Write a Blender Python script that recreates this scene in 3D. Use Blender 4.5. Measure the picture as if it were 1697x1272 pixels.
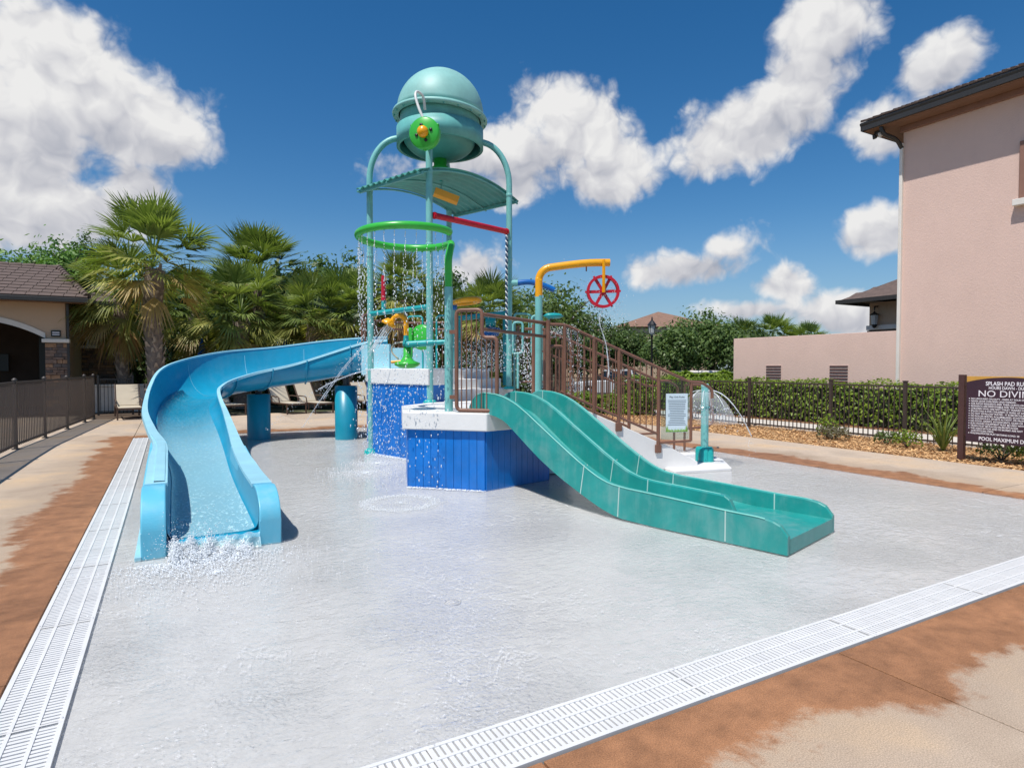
import bpy, math, random
from mathutils import Vector, Matrix
from math import sin, cos, pi, radians, sqrt, atan2

for o in list(bpy.data.objects):
    bpy.data.objects.remove(o)
random.seed(7)
scene = bpy.context.scene
COL = scene.collection

# ------------------------------------------------------------------ camera
HEAD = radians(29.1)
cam = bpy.data.cameras.new("camera")
cam.sensor_width = 36.0
cam.lens = 1018.0 / 1697.0 * 36.0
cam.clip_start = 0.05
cam.clip_end = 2000
cam_ob = bpy.data.objects.new("camera", cam)
cam_ob.location = (0, 0, 1.6)
cam_ob.rotation_euler = (radians(90 - 1.63), 0, -HEAD)
COL.objects.link(cam_ob)
scene.camera = cam_ob

# ------------------------------------------------------------------ sun, sky, exposure
SUN = Vector((-0.46, -0.22, 1.0)).normalized()
sl = bpy.data.lights.new("sun", 'SUN')
sl.energy = 4.6
sl.angle = radians(0.53)
sl.color = (1.0, 0.955, 0.89)
so = bpy.data.objects.new("sun", sl)
so.rotation_euler = SUN.to_track_quat('Z', 'Y').to_euler()
so.location = (-20, -10, 40)
COL.objects.link(so)

scene.view_settings.view_transform = 'Standard'
scene.view_settings.look = 'None'
scene.view_settings.exposure = 0.0
scene.view_settings.gamma = 1.0
scene.view_settings.use_curve_mapping = False
scene.render.engine = 'CYCLES'
scene.cycles.max_bounces = 6
scene.cycles.diffuse_bounces = 3
scene.cycles.glossy_bounces = 3
scene.cycles.transparent_max_bounces = 12
scene.cycles.caustics_reflective = False
scene.cycles.caustics_refractive = False
scene.cycles.sample_clamp_indirect = 6.0

world = bpy.data.worlds.new("World")
scene.world = world
world.use_nodes = True


class NT:
    """small helper to wire shader nodes"""
    def __init__(self, tree):
        self.t = tree
        tree.nodes.clear()

    def n(self, typ, ins=None, **props):
        nd = self.t.nodes.new(typ)
        for k, v in props.items():
            setattr(nd, k, v)
        for k, v in (ins or {}).items():
            s = nd.inputs[k]
            if isinstance(v, bpy.types.NodeSocket):
                self.t.links.new(v, s)
            else:
                s.default_value = v
        return nd

    def math(self, op, a, b=0.0, c=0.0, clamp=False):
        return self.n('ShaderNodeMath', {0: a, 1: b, 2: c}, operation=op, use_clamp=clamp).outputs[0]

    def vmath(self, op, a, b=(0, 0, 0)):
        return self.n('ShaderNodeVectorMath', {0: a, 1: b}, operation=op)

    def mix(self, fac, a, b, blend='MIX'):
        nd = self.n('ShaderNodeMix', data_type='RGBA', blend_type=blend)
        for i, v in ((0, fac), (6, a), (7, b)):
            if isinstance(v, bpy.types.NodeSocket):
                self.t.links.new(v, nd.inputs[i])
            else:
                nd.inputs[i].default_value = v if i == 0 else (tuple(v) + (1,))[:4]
        return nd.outputs[2]

    def noise(self, vec, scale, detail=4, rough=0.5, dist=0.0):
        return self.n('ShaderNodeTexNoise', {'Vector': vec, 'Scale': scale, 'Detail': detail,
                                             'Roughness': rough, 'Distortion': dist}).outputs[0]

    def ramp(self, fac, stops):
        nd = self.n('ShaderNodeValToRGB', {0: fac})
        el = nd.color_ramp.elements
        while len(el) < len(stops):
            el.new(0.5)
        for e, (p, c) in zip(el, stops):
            e.position = p
            e.color = (tuple(c) + (1,))[:4] if not isinstance(c, (int, float)) else (c, c, c, 1)
        return nd.outputs[0]

    def smooth(self, v, a, b):
        return self.n('ShaderNodeMapRange', {0: v, 1: a, 2: b, 3: 0.0, 4: 1.0},
                      interpolation_type='SMOOTHSTEP').outputs[0]


W = NT(world.node_tree)
sky = W.n('ShaderNodeTexSky', sky_type='NISHITA', sun_disc=False)
sky.sun_elevation = math.asin(SUN.z)
sky.sun_rotation = atan2(SUN.x, SUN.y)
sky.altitude = 0
sky.air_density = 1.0
sky.dust_density = 0.4
sky.ozone_density = 3.0
skyc = W.n('ShaderNodeHueSaturation', {'Saturation': 1.36, 'Value': 1.24, 'Color': sky.outputs[0]}).outputs[0]
tc = W.n('ShaderNodeTexCoord')
vdir = tc.outputs['Generated']
sep = W.n('ShaderNodeSeparateXYZ', {0: vdir})
az = W.math('ARCTAN2', sep.outputs[0], sep.outputs[1])
el = W.math('ARCSINE', sep.outputs[2])
azd = W.math('MULTIPLY', az, 180 / pi)
eld = W.math('MULTIPLY', el, 180 / pi)
sph = W.n('ShaderNodeCombineXYZ', {0: azd, 1: eld, 2: 0.0}).outputs[0]
# broad cumulus masses: azimuth, elevation, half widths (degrees), roll
CLOUDS = [(-5.4,19.5,7.3,6.0,0),(-9.4,16.5,5.5,5.3,0),(-0.6,18.2,4.4,3.7,20),(-6.9,23.4,4.4,3.4,0),(-7.9,11.5,7.2,2.9,0),
 (-2.0,13.6,3.6,2.6,0),(34.8,21.0,5.4,3.8,0),(30.3,18.4,5.4,3.7,0),(38.4,17.0,4.4,2.9,0),(24.0,18.6,8.5,2.6,-5),
 (53.5,22.2,5.2,3.6,-30),(48.6,19.5,6.0,3.2,-15),(55.3,25.8,4.2,3.1,-20),
 (63.5,21.7,2.8,2.2,-20),(59.6,18.3,2.6,2.6,-40),(45.6,8.9,6.6,1.9,0),(48.4,10.2,3.4,2.1,0),
 (52.5,6.9,3.0,2.0,0),(50.2,4.9,4.6,1.5,0),(59.9,10.6,3.1,2.1,-10),(57.5,4.2,4.9,2.0,0),(25.8,9.2,3.8,2.6,0),(-10.6,21.9,1.4,1.0,0),
 (-27,17,10,6,0),(-58,14,11,5,0),(-100,20,13,7,0),(-150,16,13,6,0),(160,22,12,7,0),(115,17,12,6,0),(80,20,7,5,0),(30,50,12,8,0),(-120,52,12,9,0)]
fld = None
low = None
for i, (a, e, ra, re, ro) in enumerate(CLOUDS):
    mp = W.n('ShaderNodeMapping', {'Vector': sph, 'Location': (a, e, 0), 'Rotation': (0, 0, radians(-ro)),
                                   'Scale': (ra * 1.06, re * 1.06, 1)}, vector_type='TEXTURE')
    ln = W.vmath('LENGTH', mp.outputs[0]).outputs['Value']
    fld = ln if fld is None else W.math('SMOOTH_MIN', fld, ln, 0.25)
    if i < 23 and ra * re > 5:
        ly = W.vmath('DOT_PRODUCT', mp.outputs[0], (0, 1, 0)).outputs['Value']
        wgt = W.math('MULTIPLY', W.math('MAXIMUM', W.math('SUBTRACT', 1.25, ln), 0.0), ly)
        low = wgt if low is None else W.math('ADD', low, wgt)
mass = W.math('SUBTRACT', 1.0, fld)
wn_ = W.n('ShaderNodeTexNoise', {'Vector': sph, 'Scale': 0.26, 'Detail': 2.0, 'Roughness': 0.6}, noise_dimensions='2D')
wsub = W.vmath('SUBTRACT', wn_.outputs['Color'], (0.5, 0.5, 0.5)).outputs[0]
pw_ = W.vmath('ADD', sph, W.vmath('MULTIPLY', wsub, (3.4, 3.4, 0)).outputs[0]).outputs[0]


def billow(vec, det):
    v = W.n('ShaderNodeTexVoronoi', {'Vector': vec, 'Scale': 0.30, 'Detail': det, 'Roughness': 0.55, 'Lacunarity': 2.3},
            feature='F1', normalize=True, voronoi_dimensions='2D')
    return W.math('SUBTRACT', 1.0, v.outputs['Distance'])


b1 = billow(pw_, 2.5)
b2 = billow(W.vmath('ADD', pw_, (-0.5, 1.3, 0)).outputs[0], 1.0)
nz1 = W.noise(vdir, 8.5, 6, 0.55, 0.0)
dens_raw = W.math('ADD', W.math('MULTIPLY', mass, 1.15),
                  W.math('ADD', W.math('MULTIPLY', W.math('SUBTRACT', b1, 0.60), 0.9), W.math('MULTIPLY', W.math('SUBTRACT', nz1, 0.5), 2.3)))
dens = W.smooth(dens_raw, 0.06, 0.62)
relief = W.math('SUBTRACT', b1, b2)
shade = W.math('ADD', W.math('ADD', 0.68, W.math('MULTIPLY', relief, 1.0)), W.math('MULTIPLY', low, 0.60))
shade = W.math('ADD', shade, W.math('MULTIPLY', W.math('SUBTRACT', nz1, 0.5), 0.7))
ccol = W.ramp(shade, [(0.12, (0.46, 0.485, 0.565)), (0.52, (0.70, 0.705, 0.75)), (0.95, (0.97, 0.965, 0.96))])
ccol = W.mix(1.0, ccol, (10.2, 10.2, 10.2), 'MULTIPLY')
haze = W.math('MULTIPLY', W.smooth(eld, 14.0, 0.0), 0.55)
skyh = W.mix(haze, skyc, (2.6, 4.4, 7.0))
out = W.mix(dens, skyh, ccol)
bg = W.n('ShaderNodeBackground', {'Color': out, 'Strength': 0.085})
W.n('ShaderNodeOutputWorld', {'Surface': bg.outputs[0]})
world.cycles.sampling_method = 'AUTOMATIC'

# ------------------------------------------------------------------ materials
MAT = {}


def mat(name, col, rough=0.5, var=0.12, vscale=3.0, bump=0.0, bscale=40.0, metal=0.0, coat=0.0, spec=0.5,
        island=0.0, trans=0.0, dirt=0.0, chalk=0.0):
    m = bpy.data.materials.new(name)
    m.use_nodes = True
    T = NT(m.node_tree)
    co = T.n('ShaderNodeTexCoord').outputs['Object']
    c = tuple(col)
    f = T.noise(co, vscale, 5, 0.6)
    dark = tuple(x * (1 - var) for x in c)
    lite = tuple(min(1, x * (1 + var)) for x in c)
    cc = T.ramp(f, [(0.3, dark), (0.7, lite)])
    if island:
        g = T.n('ShaderNodeNewGeometry').outputs['Random Per Island']
        cc = T.mix(1.0, cc, T.ramp(g, [(0, 1 - island), (1, 1 + island)]), 'MULTIPLY')
    if dirt:
        f2 = T.noise(T.vmath('MULTIPLY', co, (1.5, 1.5, 0.35)).outputs[0], 2.2, 7, 0.65)
        cc = T.mix(T.math('MULTIPLY', T.smooth(f2, 0.48, 0.75), dirt), cc, tuple(x * 0.62 + 0.015 for x in c))
    if chalk:
        f3 = T.noise(co, 2.6, 8, 0.68, 0.5)
        f4 = T.noise(T.vmath('MULTIPLY', co, (9, 9, 1.2)).outputs[0], 1.0, 4, 0.6)
        am = T.math('MULTIPLY', T.smooth(T.math('ADD', T.math('MULTIPLY', f3, 0.65), T.math('MULTIPLY', f4, 0.35)), 0.44, 0.68), chalk)
        cc = T.mix(am, cc, tuple(x * 0.55 + 0.30 for x in c))
        rough = T.math('ADD', rough, T.math('MULTIPLY', am, 0.4))
    ins = {'Base Color': cc, 'Roughness': rough, 'Metallic': metal, 'Specular IOR Level': spec, 'Coat Weight': coat}
    if bump:
        h = T.noise(co, bscale, 5, 0.6)
        ins['Normal'] = T.n('ShaderNodeBump', {'Height': h, 'Strength': bump, 'Distance': 0.02}).outputs[0]
    b = T.n('ShaderNodeBsdfPrincipled', ins)
    surf = b.outputs[0]
    if trans:
        tl = T.n('ShaderNodeBsdfTranslucent', {'Color': cc})
        surf = T.n('ShaderNodeMixShader', {0: trans, 1: b.outputs[0], 2: tl.outputs[0]}).outputs[0]
    T.n('ShaderNodeOutputMaterial', {'Surface': surf})
    MAT[name] = m
    return m


mat('slide_blue', (0.012, 0.36, 0.57), 0.30, 0.10, 1.6, 0.05, 60, coat=0.1, trans=0.15, chalk=0.10)
mat('slide_pale', (0.12, 0.50, 0.68), 0.4, 0.08, 2.0, 0.05, 60, chalk=0.35, dirt=0.1)
mat('slide_seam', (0.30, 0.66, 0.80), 0.5)
mat('slide_rim', (0.34, 0.65, 0.76), 0.4, 0.08, 3.0, dirt=0.2)
mat('column_teal', (0.01, 0.27, 0.38), 0.35, 0.12, 2.0, dirt=0.25)
mat('slide_green', (0.022, 0.335, 0.305), 0.32, 0.14, 2.2, 0.04, 70, coat=0.08, trans=0.10, chalk=0.34)
mat('slide_green_rim', (0.20, 0.58, 0.50), 0.4, 0.12, 4.0)
mat('seam', (0.55, 0.72, 0.66), 0.5)
mat('pole_teal', (0.19, 0.50, 0.48), 0.4, 0.10, 5.0, dirt=0.2)
mat('bucket_teal', (0.13, 0.42, 0.40), 0.45, 0.14, 3.0, dirt=0.35)
mat('hood_teal', (0.27, 0.55, 0.51), 0.5, 0.10, 3.0, dirt=0.35)
mat('pipe_teal', (0.02, 0.36, 0.37), 0.35, 0.1, 5.0)
mat('foot_teal', (0.02, 0.42, 0.40), 0.35, 0.15, 8.0)
mat('canopy_teal', (0.12, 0.42, 0.38), 0.4, 0.12, 3.0, trans=0.3)
mat('green', (0.045, 0.46, 0.05), 0.3, 0.08, 4.0)
mat('yellow', (0.88, 0.38, 0.005), 0.3, 0.06, 4.0)
mat('red', (0.50, 0.006, 0.025), 0.3, 0.10, 4.0)
mat('blue_pipe', (0.005, 0.12, 0.42), 0.3, 0.10, 4.0)
mat('board_blue', (0.002, 0.165, 0.58), 0.30, 0.16, 2.5, 0.06, 25, chalk=0.08)
mat('white_plaster', (0.80, 0.79, 0.77), 0.55, 0.05, 2.0, 0.12, 60, dirt=0.10)
mat('brown_metal', (0.20, 0.095, 0.062), 0.4, 0.15, 6.0, dirt=0.25)
mat('bronze_fence', (0.055, 0.038, 0.032), 0.45, 0.12, 5.0)
mat('fence_grey', (0.075, 0.063, 0.055), 0.5, 0.12, 5.0)
mat('post_brown', (0.07, 0.030, 0.026), 0.5, 0.12, 5.0)
mat('black_metal', (0.012, 0.012, 0.013), 0.4)
mat('hose_white', (0.75, 0.75, 0.73), 0.4)
mat('hose_grey', (0.10, 0.12, 0.12), 0.5)
mat('stucco', (0.715, 0.52, 0.445), 0.9, 0.04, 0.6, 0.36, 28, spec=0.2, dirt=0.10)
mat('stucco_tan', (0.56, 0.41, 0.29), 0.9, 0.05, 1.2, 0.4, 22, spec=0.2)
mat('trim_white', (0.75, 0.71, 0.65), 0.6, 0.05)
mat('trim_brown', (0.27, 0.14, 0.10), 0.6, 0.08)
mat('soffit', (0.22, 0.12, 0.075), 0.7, 0.08)
mat('gutter_dark', (0.035, 0.032, 0.030), 0.4, 0.1)
mat('roof_tile', (0.125, 0.088, 0.074), 0.8, 0.25, 6.0, 0.2, 30)
mat('roof_tile_far', (0.25, 0.145, 0.10), 0.85, 0.2, 3.0, 0.3, 6)
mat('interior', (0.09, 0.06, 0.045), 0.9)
mat('screen_black', (0.004, 0.004, 0.005), 0.3)
mat('stone_a', (0.22, 0.15, 0.115), 0.85, 0.3, 8.0, 0.4, 20)
mat('stone_b', (0.33, 0.20, 0.12), 0.85, 0.3, 8.0, 0.4, 20)
mat('stone_c', (0.14, 0.115, 0.105), 0.85, 0.3, 8.0, 0.4, 20)
mat('mortar', (0.10, 0.075, 0.06), 0.95)
mat('sling', (0.56, 0.49, 0.38), 0.8, 0.05, 4.0, 0.15, 200)
mat('chair_frame', (0.085, 0.05, 0.035), 0.45)
mat('umbrella_blue', (0.01, 0.12, 0.50), 0.7, 0.1, 6.0)
mat('sign_plum', (0.045, 0.018, 0.030), 0.45, 0.1)
mat('sign_gold', (0.62, 0.33, 0.06), 0.5, 0.1)
mat('letter_white', (0.85, 0.82, 0.86), 0.6)
mat('sheet_pale', (0.68, 0.80, 0.86), 0.4, 0.03)
mat('grass_print', (0.30, 0.55, 0.12), 0.4, 0.35, 30.0)
mat('print_grey', (0.10, 0.13, 0.16), 0.5)
mat('curb', (0.62, 0.57, 0.50), 0.85, 0.08, 3.0, 0.2, 30)
mat('chip', (0.58, 0.35, 0.16), 0.9, 0.1, 3.0, island=0.5)
mat('chip_dark', (0.17, 0.075, 0.045), 0.9, 0.1, 3.0, island=0.5)
mat('mulch_bed', (0.36, 0.20, 0.09), 0.95, 0.35, 20.0, 0.6, 40)
mat('car_white', (0.72, 0.74, 0.76), 0.25, 0.03, coat=0.5)
mat('car_glass', (0.015, 0.02, 0.025), 0.08)
mat('tyre', (0.015, 0.015, 0.015), 0.8)
mat('rim_alloy', (0.45, 0.45, 0.46), 0.35, metal=0.8)
mat('lamp_red', (0.4, 0.01, 0.01), 0.3)
mat('lantern_glass', (0.55, 0.57, 0.55), 0.15)
mat('trunk', (0.20, 0.16, 0.13), 0.95, 0.3, 9.0, 0.8, 20)
mat('boot', (0.30, 0.25, 0.20), 0.95, 0.3, 9.0, 0.5, 20, island=0.35)
mat('bark', (0.11, 0.085, 0.065), 0.95, 0.3, 6.0, 0.8, 15)
mat('leaf_dead', (0.42, 0.25, 0.11), 0.8, 0.2, 4.0, trans=0.25, island=0.3)


def leafmat(name, a, b, trans=0.3, rough=0.45):
    m = bpy.data.materials.new(name)
    m.use_nodes = True
    T = NT(m.node_tree)
    g = T.n('ShaderNodeNewGeometry').outputs['Random Per Island']
    oi = T.n('ShaderNodeObjectInfo').outputs['Random']
    cc = T.ramp(g, [(0.0, a), (1.0, b)])
    cc = T.mix(1.0, cc, T.ramp(oi, [(0, 0.82), (1, 1.18)]), 'MULTIPLY')
    p = T.n('ShaderNodeBsdfPrincipled', {'Base Color': cc, 'Roughness': rough, 'Specular IOR Level': 0.35})
    t = T.n('ShaderNodeBsdfTranslucent', {'Color': T.mix(1.0, cc, (1.3, 1.4, 0.6), 'MULTIPLY')})
    s = T.n('ShaderNodeMixShader', {0: trans, 1: p.outputs[0], 2: t.outputs[0]})
    T.n('ShaderNodeOutputMaterial', {'Surface': s.outputs[0]})
    MAT[name] = m


leafmat('palm_green', (0.11, 0.165, 0.04), (0.28, 0.35, 0.10))
leafmat('palm_olive', (0.22, 0.25, 0.06), (0.42, 0.40, 0.12))
leafmat('palm_straw', (0.34, 0.26, 0.10), (0.46, 0.33, 0.14))
leafmat('leaf_mid', (0.05, 0.105, 0.02), (0.12, 0.20, 0.045))
leafmat('leaf_dark', (0.035, 0.07, 0.015), (0.09, 0.14, 0.035))
leafmat('leaf_light', (0.08, 0.17, 0.035), (0.18, 0.31, 0.07))
leafmat('leaf_oak', (0.06, 0.11, 0.03), (0.16, 0.23, 0.07))
leafmat('leaf_hedge', (0.07, 0.14, 0.014), (0.34, 0.46, 0.055))
leafmat('leaf_grey', (0.14, 0.13, 0.08), (0.26, 0.24, 0.14))
leafmat('leaf_pink', (0.40, 0.28, 0.22), (0.55, 0.45, 0.40))


def concrete(name, base, rust, band):
    """broom finished concrete with rust-brown water staining that follows the pool edge"""
    m = bpy.data.materials.new(name)
    m.use_nodes = True
    T = NT(m.node_tree)
    geo = T.n('ShaderNodeNewGeometry')
    pos = geo.outputs['Position']
    s = T.n('ShaderNodeSeparateXYZ', {0: pos})
    x, y = s.outputs[0], s.outputs[1]
    dx = T.math('MAXIMUM', T.math('SUBTRACT', -0.73, x), T.math('SUBTRACT', x, 9.04))
    dy = T.math('MAXIMUM', T.math('SUBTRACT', 2.10, y), T.math('SUBTRACT', y, 16.1))
    dist = T.math('MAXIMUM', dx, dy)
    n1 = T.noise(pos, 0.9, 6, 0.6, 0.3)
    n2 = T.noise(pos, 6.0, 6, 0.65)
    nf = T.noise(pos, 160.0, 3, 0.6)
    edge = T.math('ADD', dist, T.math('MULTIPLY', T.math('SUBTRACT', n1, 0.5), 1.5))
    damp = T.math('SUBTRACT', 1.0, T.smooth(edge, band * 1.1, band * 2.6))
    edge = T.math('ADD', edge, T.math('ADD', T.math('MULTIPLY', T.math('SUBTRACT', n2, 0.5), 0.34), T.math('MULTIPLY', T.math('SUBTRACT', T.noise(pos, 28.0, 5, 0.7), 0.5), 0.16)))
    wet = T.math('SUBTRACT', 1.0, T.smooth(edge, band * 0.82, band * 1.14))
    tone = T.ramp(n1, [(0.3, tuple(c * 0.78 for c in base)), (0.5, base), (0.72, (base[0] * 1.15, base[1] * 1.02, base[2] * 0.82))])
    tone = T.mix(T.math('MULTIPLY', T.smooth(n2, 0.45, 0.75), 0.35), tone, tuple(c * 0.72 for c in base))
    rst = T.ramp(T.math('ADD', T.math('MULTIPLY', n2, 0.6), T.math('MULTIPLY', n1, 0.4)),
                 [(0.35, tuple(c * 0.62 for c in rust)), (0.62, tuple(c * 1.25 for c in rust))])
    oi = T.n('ShaderNodeObjectInfo').outputs['Random']
    tone = T.mix(T.math('MULTIPLY', damp, 0.55), tone, (base[0] * 0.66, base[1] * 0.60, base[2] * 0.55))
    c = T.mix(wet, tone, rst)
    c = T.mix(1.0, c, T.ramp(nf, [(0.3, 0.66), (0.7, 1.32)]), 'MULTIPLY')
    c = T.mix(1.0, c, T.ramp(oi, [(0, 0.90), (1, 1.08)]), 'MULTIPLY')
    rough = T.math('SUBTRACT', 0.85, T.math('MULTIPLY', wet, 0.28))
    bp = T.n('ShaderNodeBump', {'Height': T.math('ADD', nf, T.math('MULTIPLY', n2, 0.6)), 'Strength': 0.5, 'Distance': 0.006})
    b = T.n('ShaderNodeBsdfPrincipled', {'Base Color': c, 'Roughness': rough, 'Normal': bp.outputs[0], 'Specular IOR Level': 0.4})
    T.n('ShaderNodeOutputMaterial', {'Surface': b.outputs[0]})
    MAT[name] = m


concrete('concrete', (0.53, 0.425, 0.325), (0.335, 0.158, 0.074), 0.52)


def special_mats():
    # pool plaster under a film of water
    m = bpy.data.materials.new('pool_plaster')
    m.use_nodes = True
    T = NT(m.node_tree)
    pos = T.n('ShaderNodeNewGeometry').outputs['Position']
    n1 = T.noise(pos, 0.7, 5, 0.6)
    n2 = T.noise(pos, 12.0, 6, 0.7)
    c = T.ramp(n1, [(0.3, (0.56, 0.562, 0.56)), (0.7, (0.655, 0.655, 0.648))])
    c = T.mix(1.0, c, T.ramp(n2, [(0.3, 0.92), (0.7, 1.06)]), 'MULTIPLY')
    bp = T.n('ShaderNodeBump', {'Height': T.noise(pos, 30.0, 5, 0.65), 'Strength': 0.28, 'Distance': 0.012})
    b = T.n('ShaderNodeBsdfPrincipled', {'Base Color': c, 'Roughness': 0.7, 'Normal': bp.outputs[0]})
    T.n('ShaderNodeOutputMaterial', {'Surface': b.outputs[0]})
    MAT['pool_plaster'] = m
    # the water film
    m = bpy.data.materials.new('water')
    m.use_nodes = True
    T = NT(m.node_tree)
    pos = T.n('ShaderNodeNewGeometry').outputs['Position']
    wv = T.noise(T.vmath('MULTIPLY', pos, (1.0, 1.7, 1)).outputs[0], 8.0, 5, 0.6, 0.9)
    rp = T.noise(pos, 44.0, 4, 0.65, 0.6)
    big = T.noise(pos, 2.2, 3, 0.5, 0.6)
    h = T.math('ADD', T.math('ADD', T.math('MULTIPLY', wv, 0.50), T.math('MULTIPLY', T.math('MULTIPLY', rp, T.math('ADD', 0.25, T.smooth(T.noise(pos, 0.9, 3, 0.5), 0.35, 0.65))), 0.34)), T.math('MULTIPLY', big, 0.36))
    bp = T.n('ShaderNodeBump', {'Height': h, 'Strength': 0.75, 'Distance': 0.03})
    fr = T.n('ShaderNodeFresnel', {'IOR': 1.33, 'Normal': bp.outputs[0]}).outputs[0]
    gl = T.n('ShaderNodeBsdfGlossy', {'Color': (1, 1, 1, 1), 'Roughness': 0.06, 'Normal': bp.outputs[0]})
    tr = T.n('ShaderNodeBsdfTransparent', {'Color': (0.985, 0.99, 0.995, 1)})
    mx = T.n('ShaderNodeMixShader', {0: fr, 1: tr.outputs[0], 2: gl.outputs[0]})
    # drifting foam threads, plus pale specks painted in for caustic sparkle
    fo = T.noise(T.vmath('MULTIPLY', pos, (1.0, 0.55, 1)).outputs[0], 3.2, 8, 0.65, 1.4)
    line = T.math('SUBTRACT', 1.0, T.smooth(T.math('ABSOLUTE', T.math('SUBTRACT', fo, 0.5)), 0.0, 0.012))
    patch = T.smooth(T.noise(pos, 0.8, 3, 0.5), 0.42, 0.62)
    glint_speck = T.smooth(T.noise(pos, 62.0, 3, 0.6), 0.55, 0.70)
    sp2 = T.math('MULTIPLY', glint_speck, T.smooth(T.noise(pos, 1.3, 4, 0.6), 0.30, 0.62))
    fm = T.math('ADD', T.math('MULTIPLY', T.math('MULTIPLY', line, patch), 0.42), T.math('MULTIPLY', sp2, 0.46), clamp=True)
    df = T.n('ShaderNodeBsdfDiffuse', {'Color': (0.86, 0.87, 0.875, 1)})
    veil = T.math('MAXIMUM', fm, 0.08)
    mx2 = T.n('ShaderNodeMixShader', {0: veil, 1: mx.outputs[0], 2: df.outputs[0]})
    T.n('ShaderNodeOutputMaterial', {'Surface': mx2.outputs[0]})
    MAT['water'] = m
    # drops and jets
    for nm, k, rough in (('drops', 0.62, 0.08), ('jet', 0.30, 0.05), ('bell', 0.07, 0.05), ('foam', 0.95, 0.5)):
        m = bpy.data.materials.new(nm)
        m.use_nodes = True
        T = NT(m.node_tree)
        b = T.n('ShaderNodeBsdfPrincipled', {'Base Color': (0.86, 0.90, 0.93, 1), 'Roughness': rough, 'Specular IOR Level': 0.8,
                                             'Subsurface Weight': 0.0})
        tr = T.n('ShaderNodeBsdfTransparent', {'Color': (0.97, 0.985, 1, 1)})
        lw = T.n('ShaderNodeLayerWeight', {0: 0.35}).outputs['Facing']
        fac = T.math('ADD', T.math('MULTIPLY', lw, 0.35), k, clamp=True)
        mx = T.n('ShaderNodeMixShader', {0: fac, 1: tr.outputs[0], 2: b.outputs[0]})
        T.n('ShaderNodeOutputMaterial', {'Surface': mx.outputs[0]})
        MAT[nm] = m
    m = bpy.data.materials.new('film')
    m.use_nodes = True
    T = NT(m.node_tree)
    pos = T.n('ShaderNodeNewGeometry').outputs['Position']
    h = T.noise(T.vmath('MULTIPLY', pos, (1, 0.4, 1)).outputs[0], 30.0, 4, 0.6, 0.6)
    bp = T.n('ShaderNodeBump', {'Height': h, 'Strength': 0.35, 'Distance': 0.03})
    fr = T.n('ShaderNodeFresnel', {'IOR': 1.33, 'Normal': bp.outputs[0]}).outputs[0]
    gl = T.n('ShaderNodeBsdfGlossy', {'Color': (0.95, 0.97, 1, 1), 'Roughness': 0.16, 'Normal': bp.outputs[0]})
    tr = T.n('ShaderNodeBsdfTransparent')
    df = T.n('ShaderNodeBsdfDiffuse', {'Color': (0.60, 0.90, 0.94, 1)})
    yy = T.n('ShaderNodeSeparateXYZ', {0: pos}).outputs[1]
    foam = T.math('ADD', T.math('MULTIPLY', T.smooth(yy, 13.0, 9.6), 0.30), T.math('MULTIPLY', T.smooth(h, 0.50, 0.68), T.math('ADD', 0.08, T.math('MULTIPLY', T.smooth(yy, 8.5, 5.9), 0.30))))
    mx = T.n('ShaderNodeMixShader', {0: fr, 1: tr.outputs[0], 2: gl.outputs[0]})
    mx2 = T.n('ShaderNodeMixShader', {0: foam, 1: mx.outputs[0], 2: df.outputs[0]})
    T.n('ShaderNodeOutputMaterial', {'Surface': mx2.outputs[0]})
    MAT['film'] = m
    m = bpy.data.materials.new('foam_soft')
    m.use_nodes = True
    T = NT(m.node_tree)
    pos = T.n('ShaderNodeNewGeometry').outputs['Position']
    h = T.noise(pos, 70.0, 5, 0.7)
    bp = T.n('ShaderNodeBump', {'Height': h, 'Strength': 1.0, 'Distance': 0.03})
    b = T.n('ShaderNodeBsdfPrincipled', {'Base Color': (0.80, 0.84, 0.87, 1), 'Roughness': 0.5, 'Normal': bp.outputs[0]})
    tr = T.n('ShaderNodeBsdfTransparent')
    mx = T.n('ShaderNodeMixShader', {0: T.math('MULTIPLY', T.smooth(h, 0.32, 0.6), 0.85), 1: tr.outputs[0], 2: b.outputs[0]})
    T.n('ShaderNodeOutputMaterial', {'Surface': mx.outputs[0]})
    MAT['foam_soft'] = m
    # clear acrylic
    m = bpy.data.materials.new('acrylic')
    m.use_nodes = True
    T = NT(m.node_tree)
    fr = T.n('ShaderNodeFresnel', {'IOR': 1.45}).outputs[0]
    gl = T.n('ShaderNodeBsdfGlossy', {'Roughness': 0.08})
    tr = T.n('ShaderNodeBsdfTransparent', {'Color': (0.80, 0.88, 0.88, 1)})
    mx = T.n('ShaderNodeMixShader', {0: T.math('ADD', fr, 0.03), 1: tr.outputs[0], 2: gl.outputs[0]})
    T.n('ShaderNodeOutputMaterial', {'Surface': mx.outputs[0]})
    MAT['acrylic'] = m
    # woven privacy mesh
    m = bpy.data.materials.new('privacy_mesh')
    m.use_nodes = True
    T = NT(m.node_tree)
    co = T.n('ShaderNodeTexCoord').outputs['Object']
    n = T.noise(co, 1.5, 4, 0.6)
    c = T.ramp(n, [(0.3, (0.15, 0.118, 0.098)), (0.7, (0.20, 0.16, 0.132))])
    b = T.n('ShaderNodeBsdfPrincipled', {'Base Color': c, 'Roughness': 0.9})
    tr = T.n('ShaderNodeBsdfTransparent')
    mx = T.n('ShaderNodeMixShader', {0: 0.60, 1: tr.outputs[0], 2: b.outputs[0]})
    T.n('ShaderNodeOutputMaterial', {'Surface': mx.outputs[0]})
    MAT['privacy_mesh'] = m
    # ground beyond the pool: asphalt, sand and grass
    m = bpy.data.materials.new('ground')
    m.use_nodes = True
    T = NT(m.node_tree)
    pos = T.n('ShaderNodeNewGeometry').outputs['Position']
    n1 = T.noise(pos, 0.12, 5, 0.6)
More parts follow.
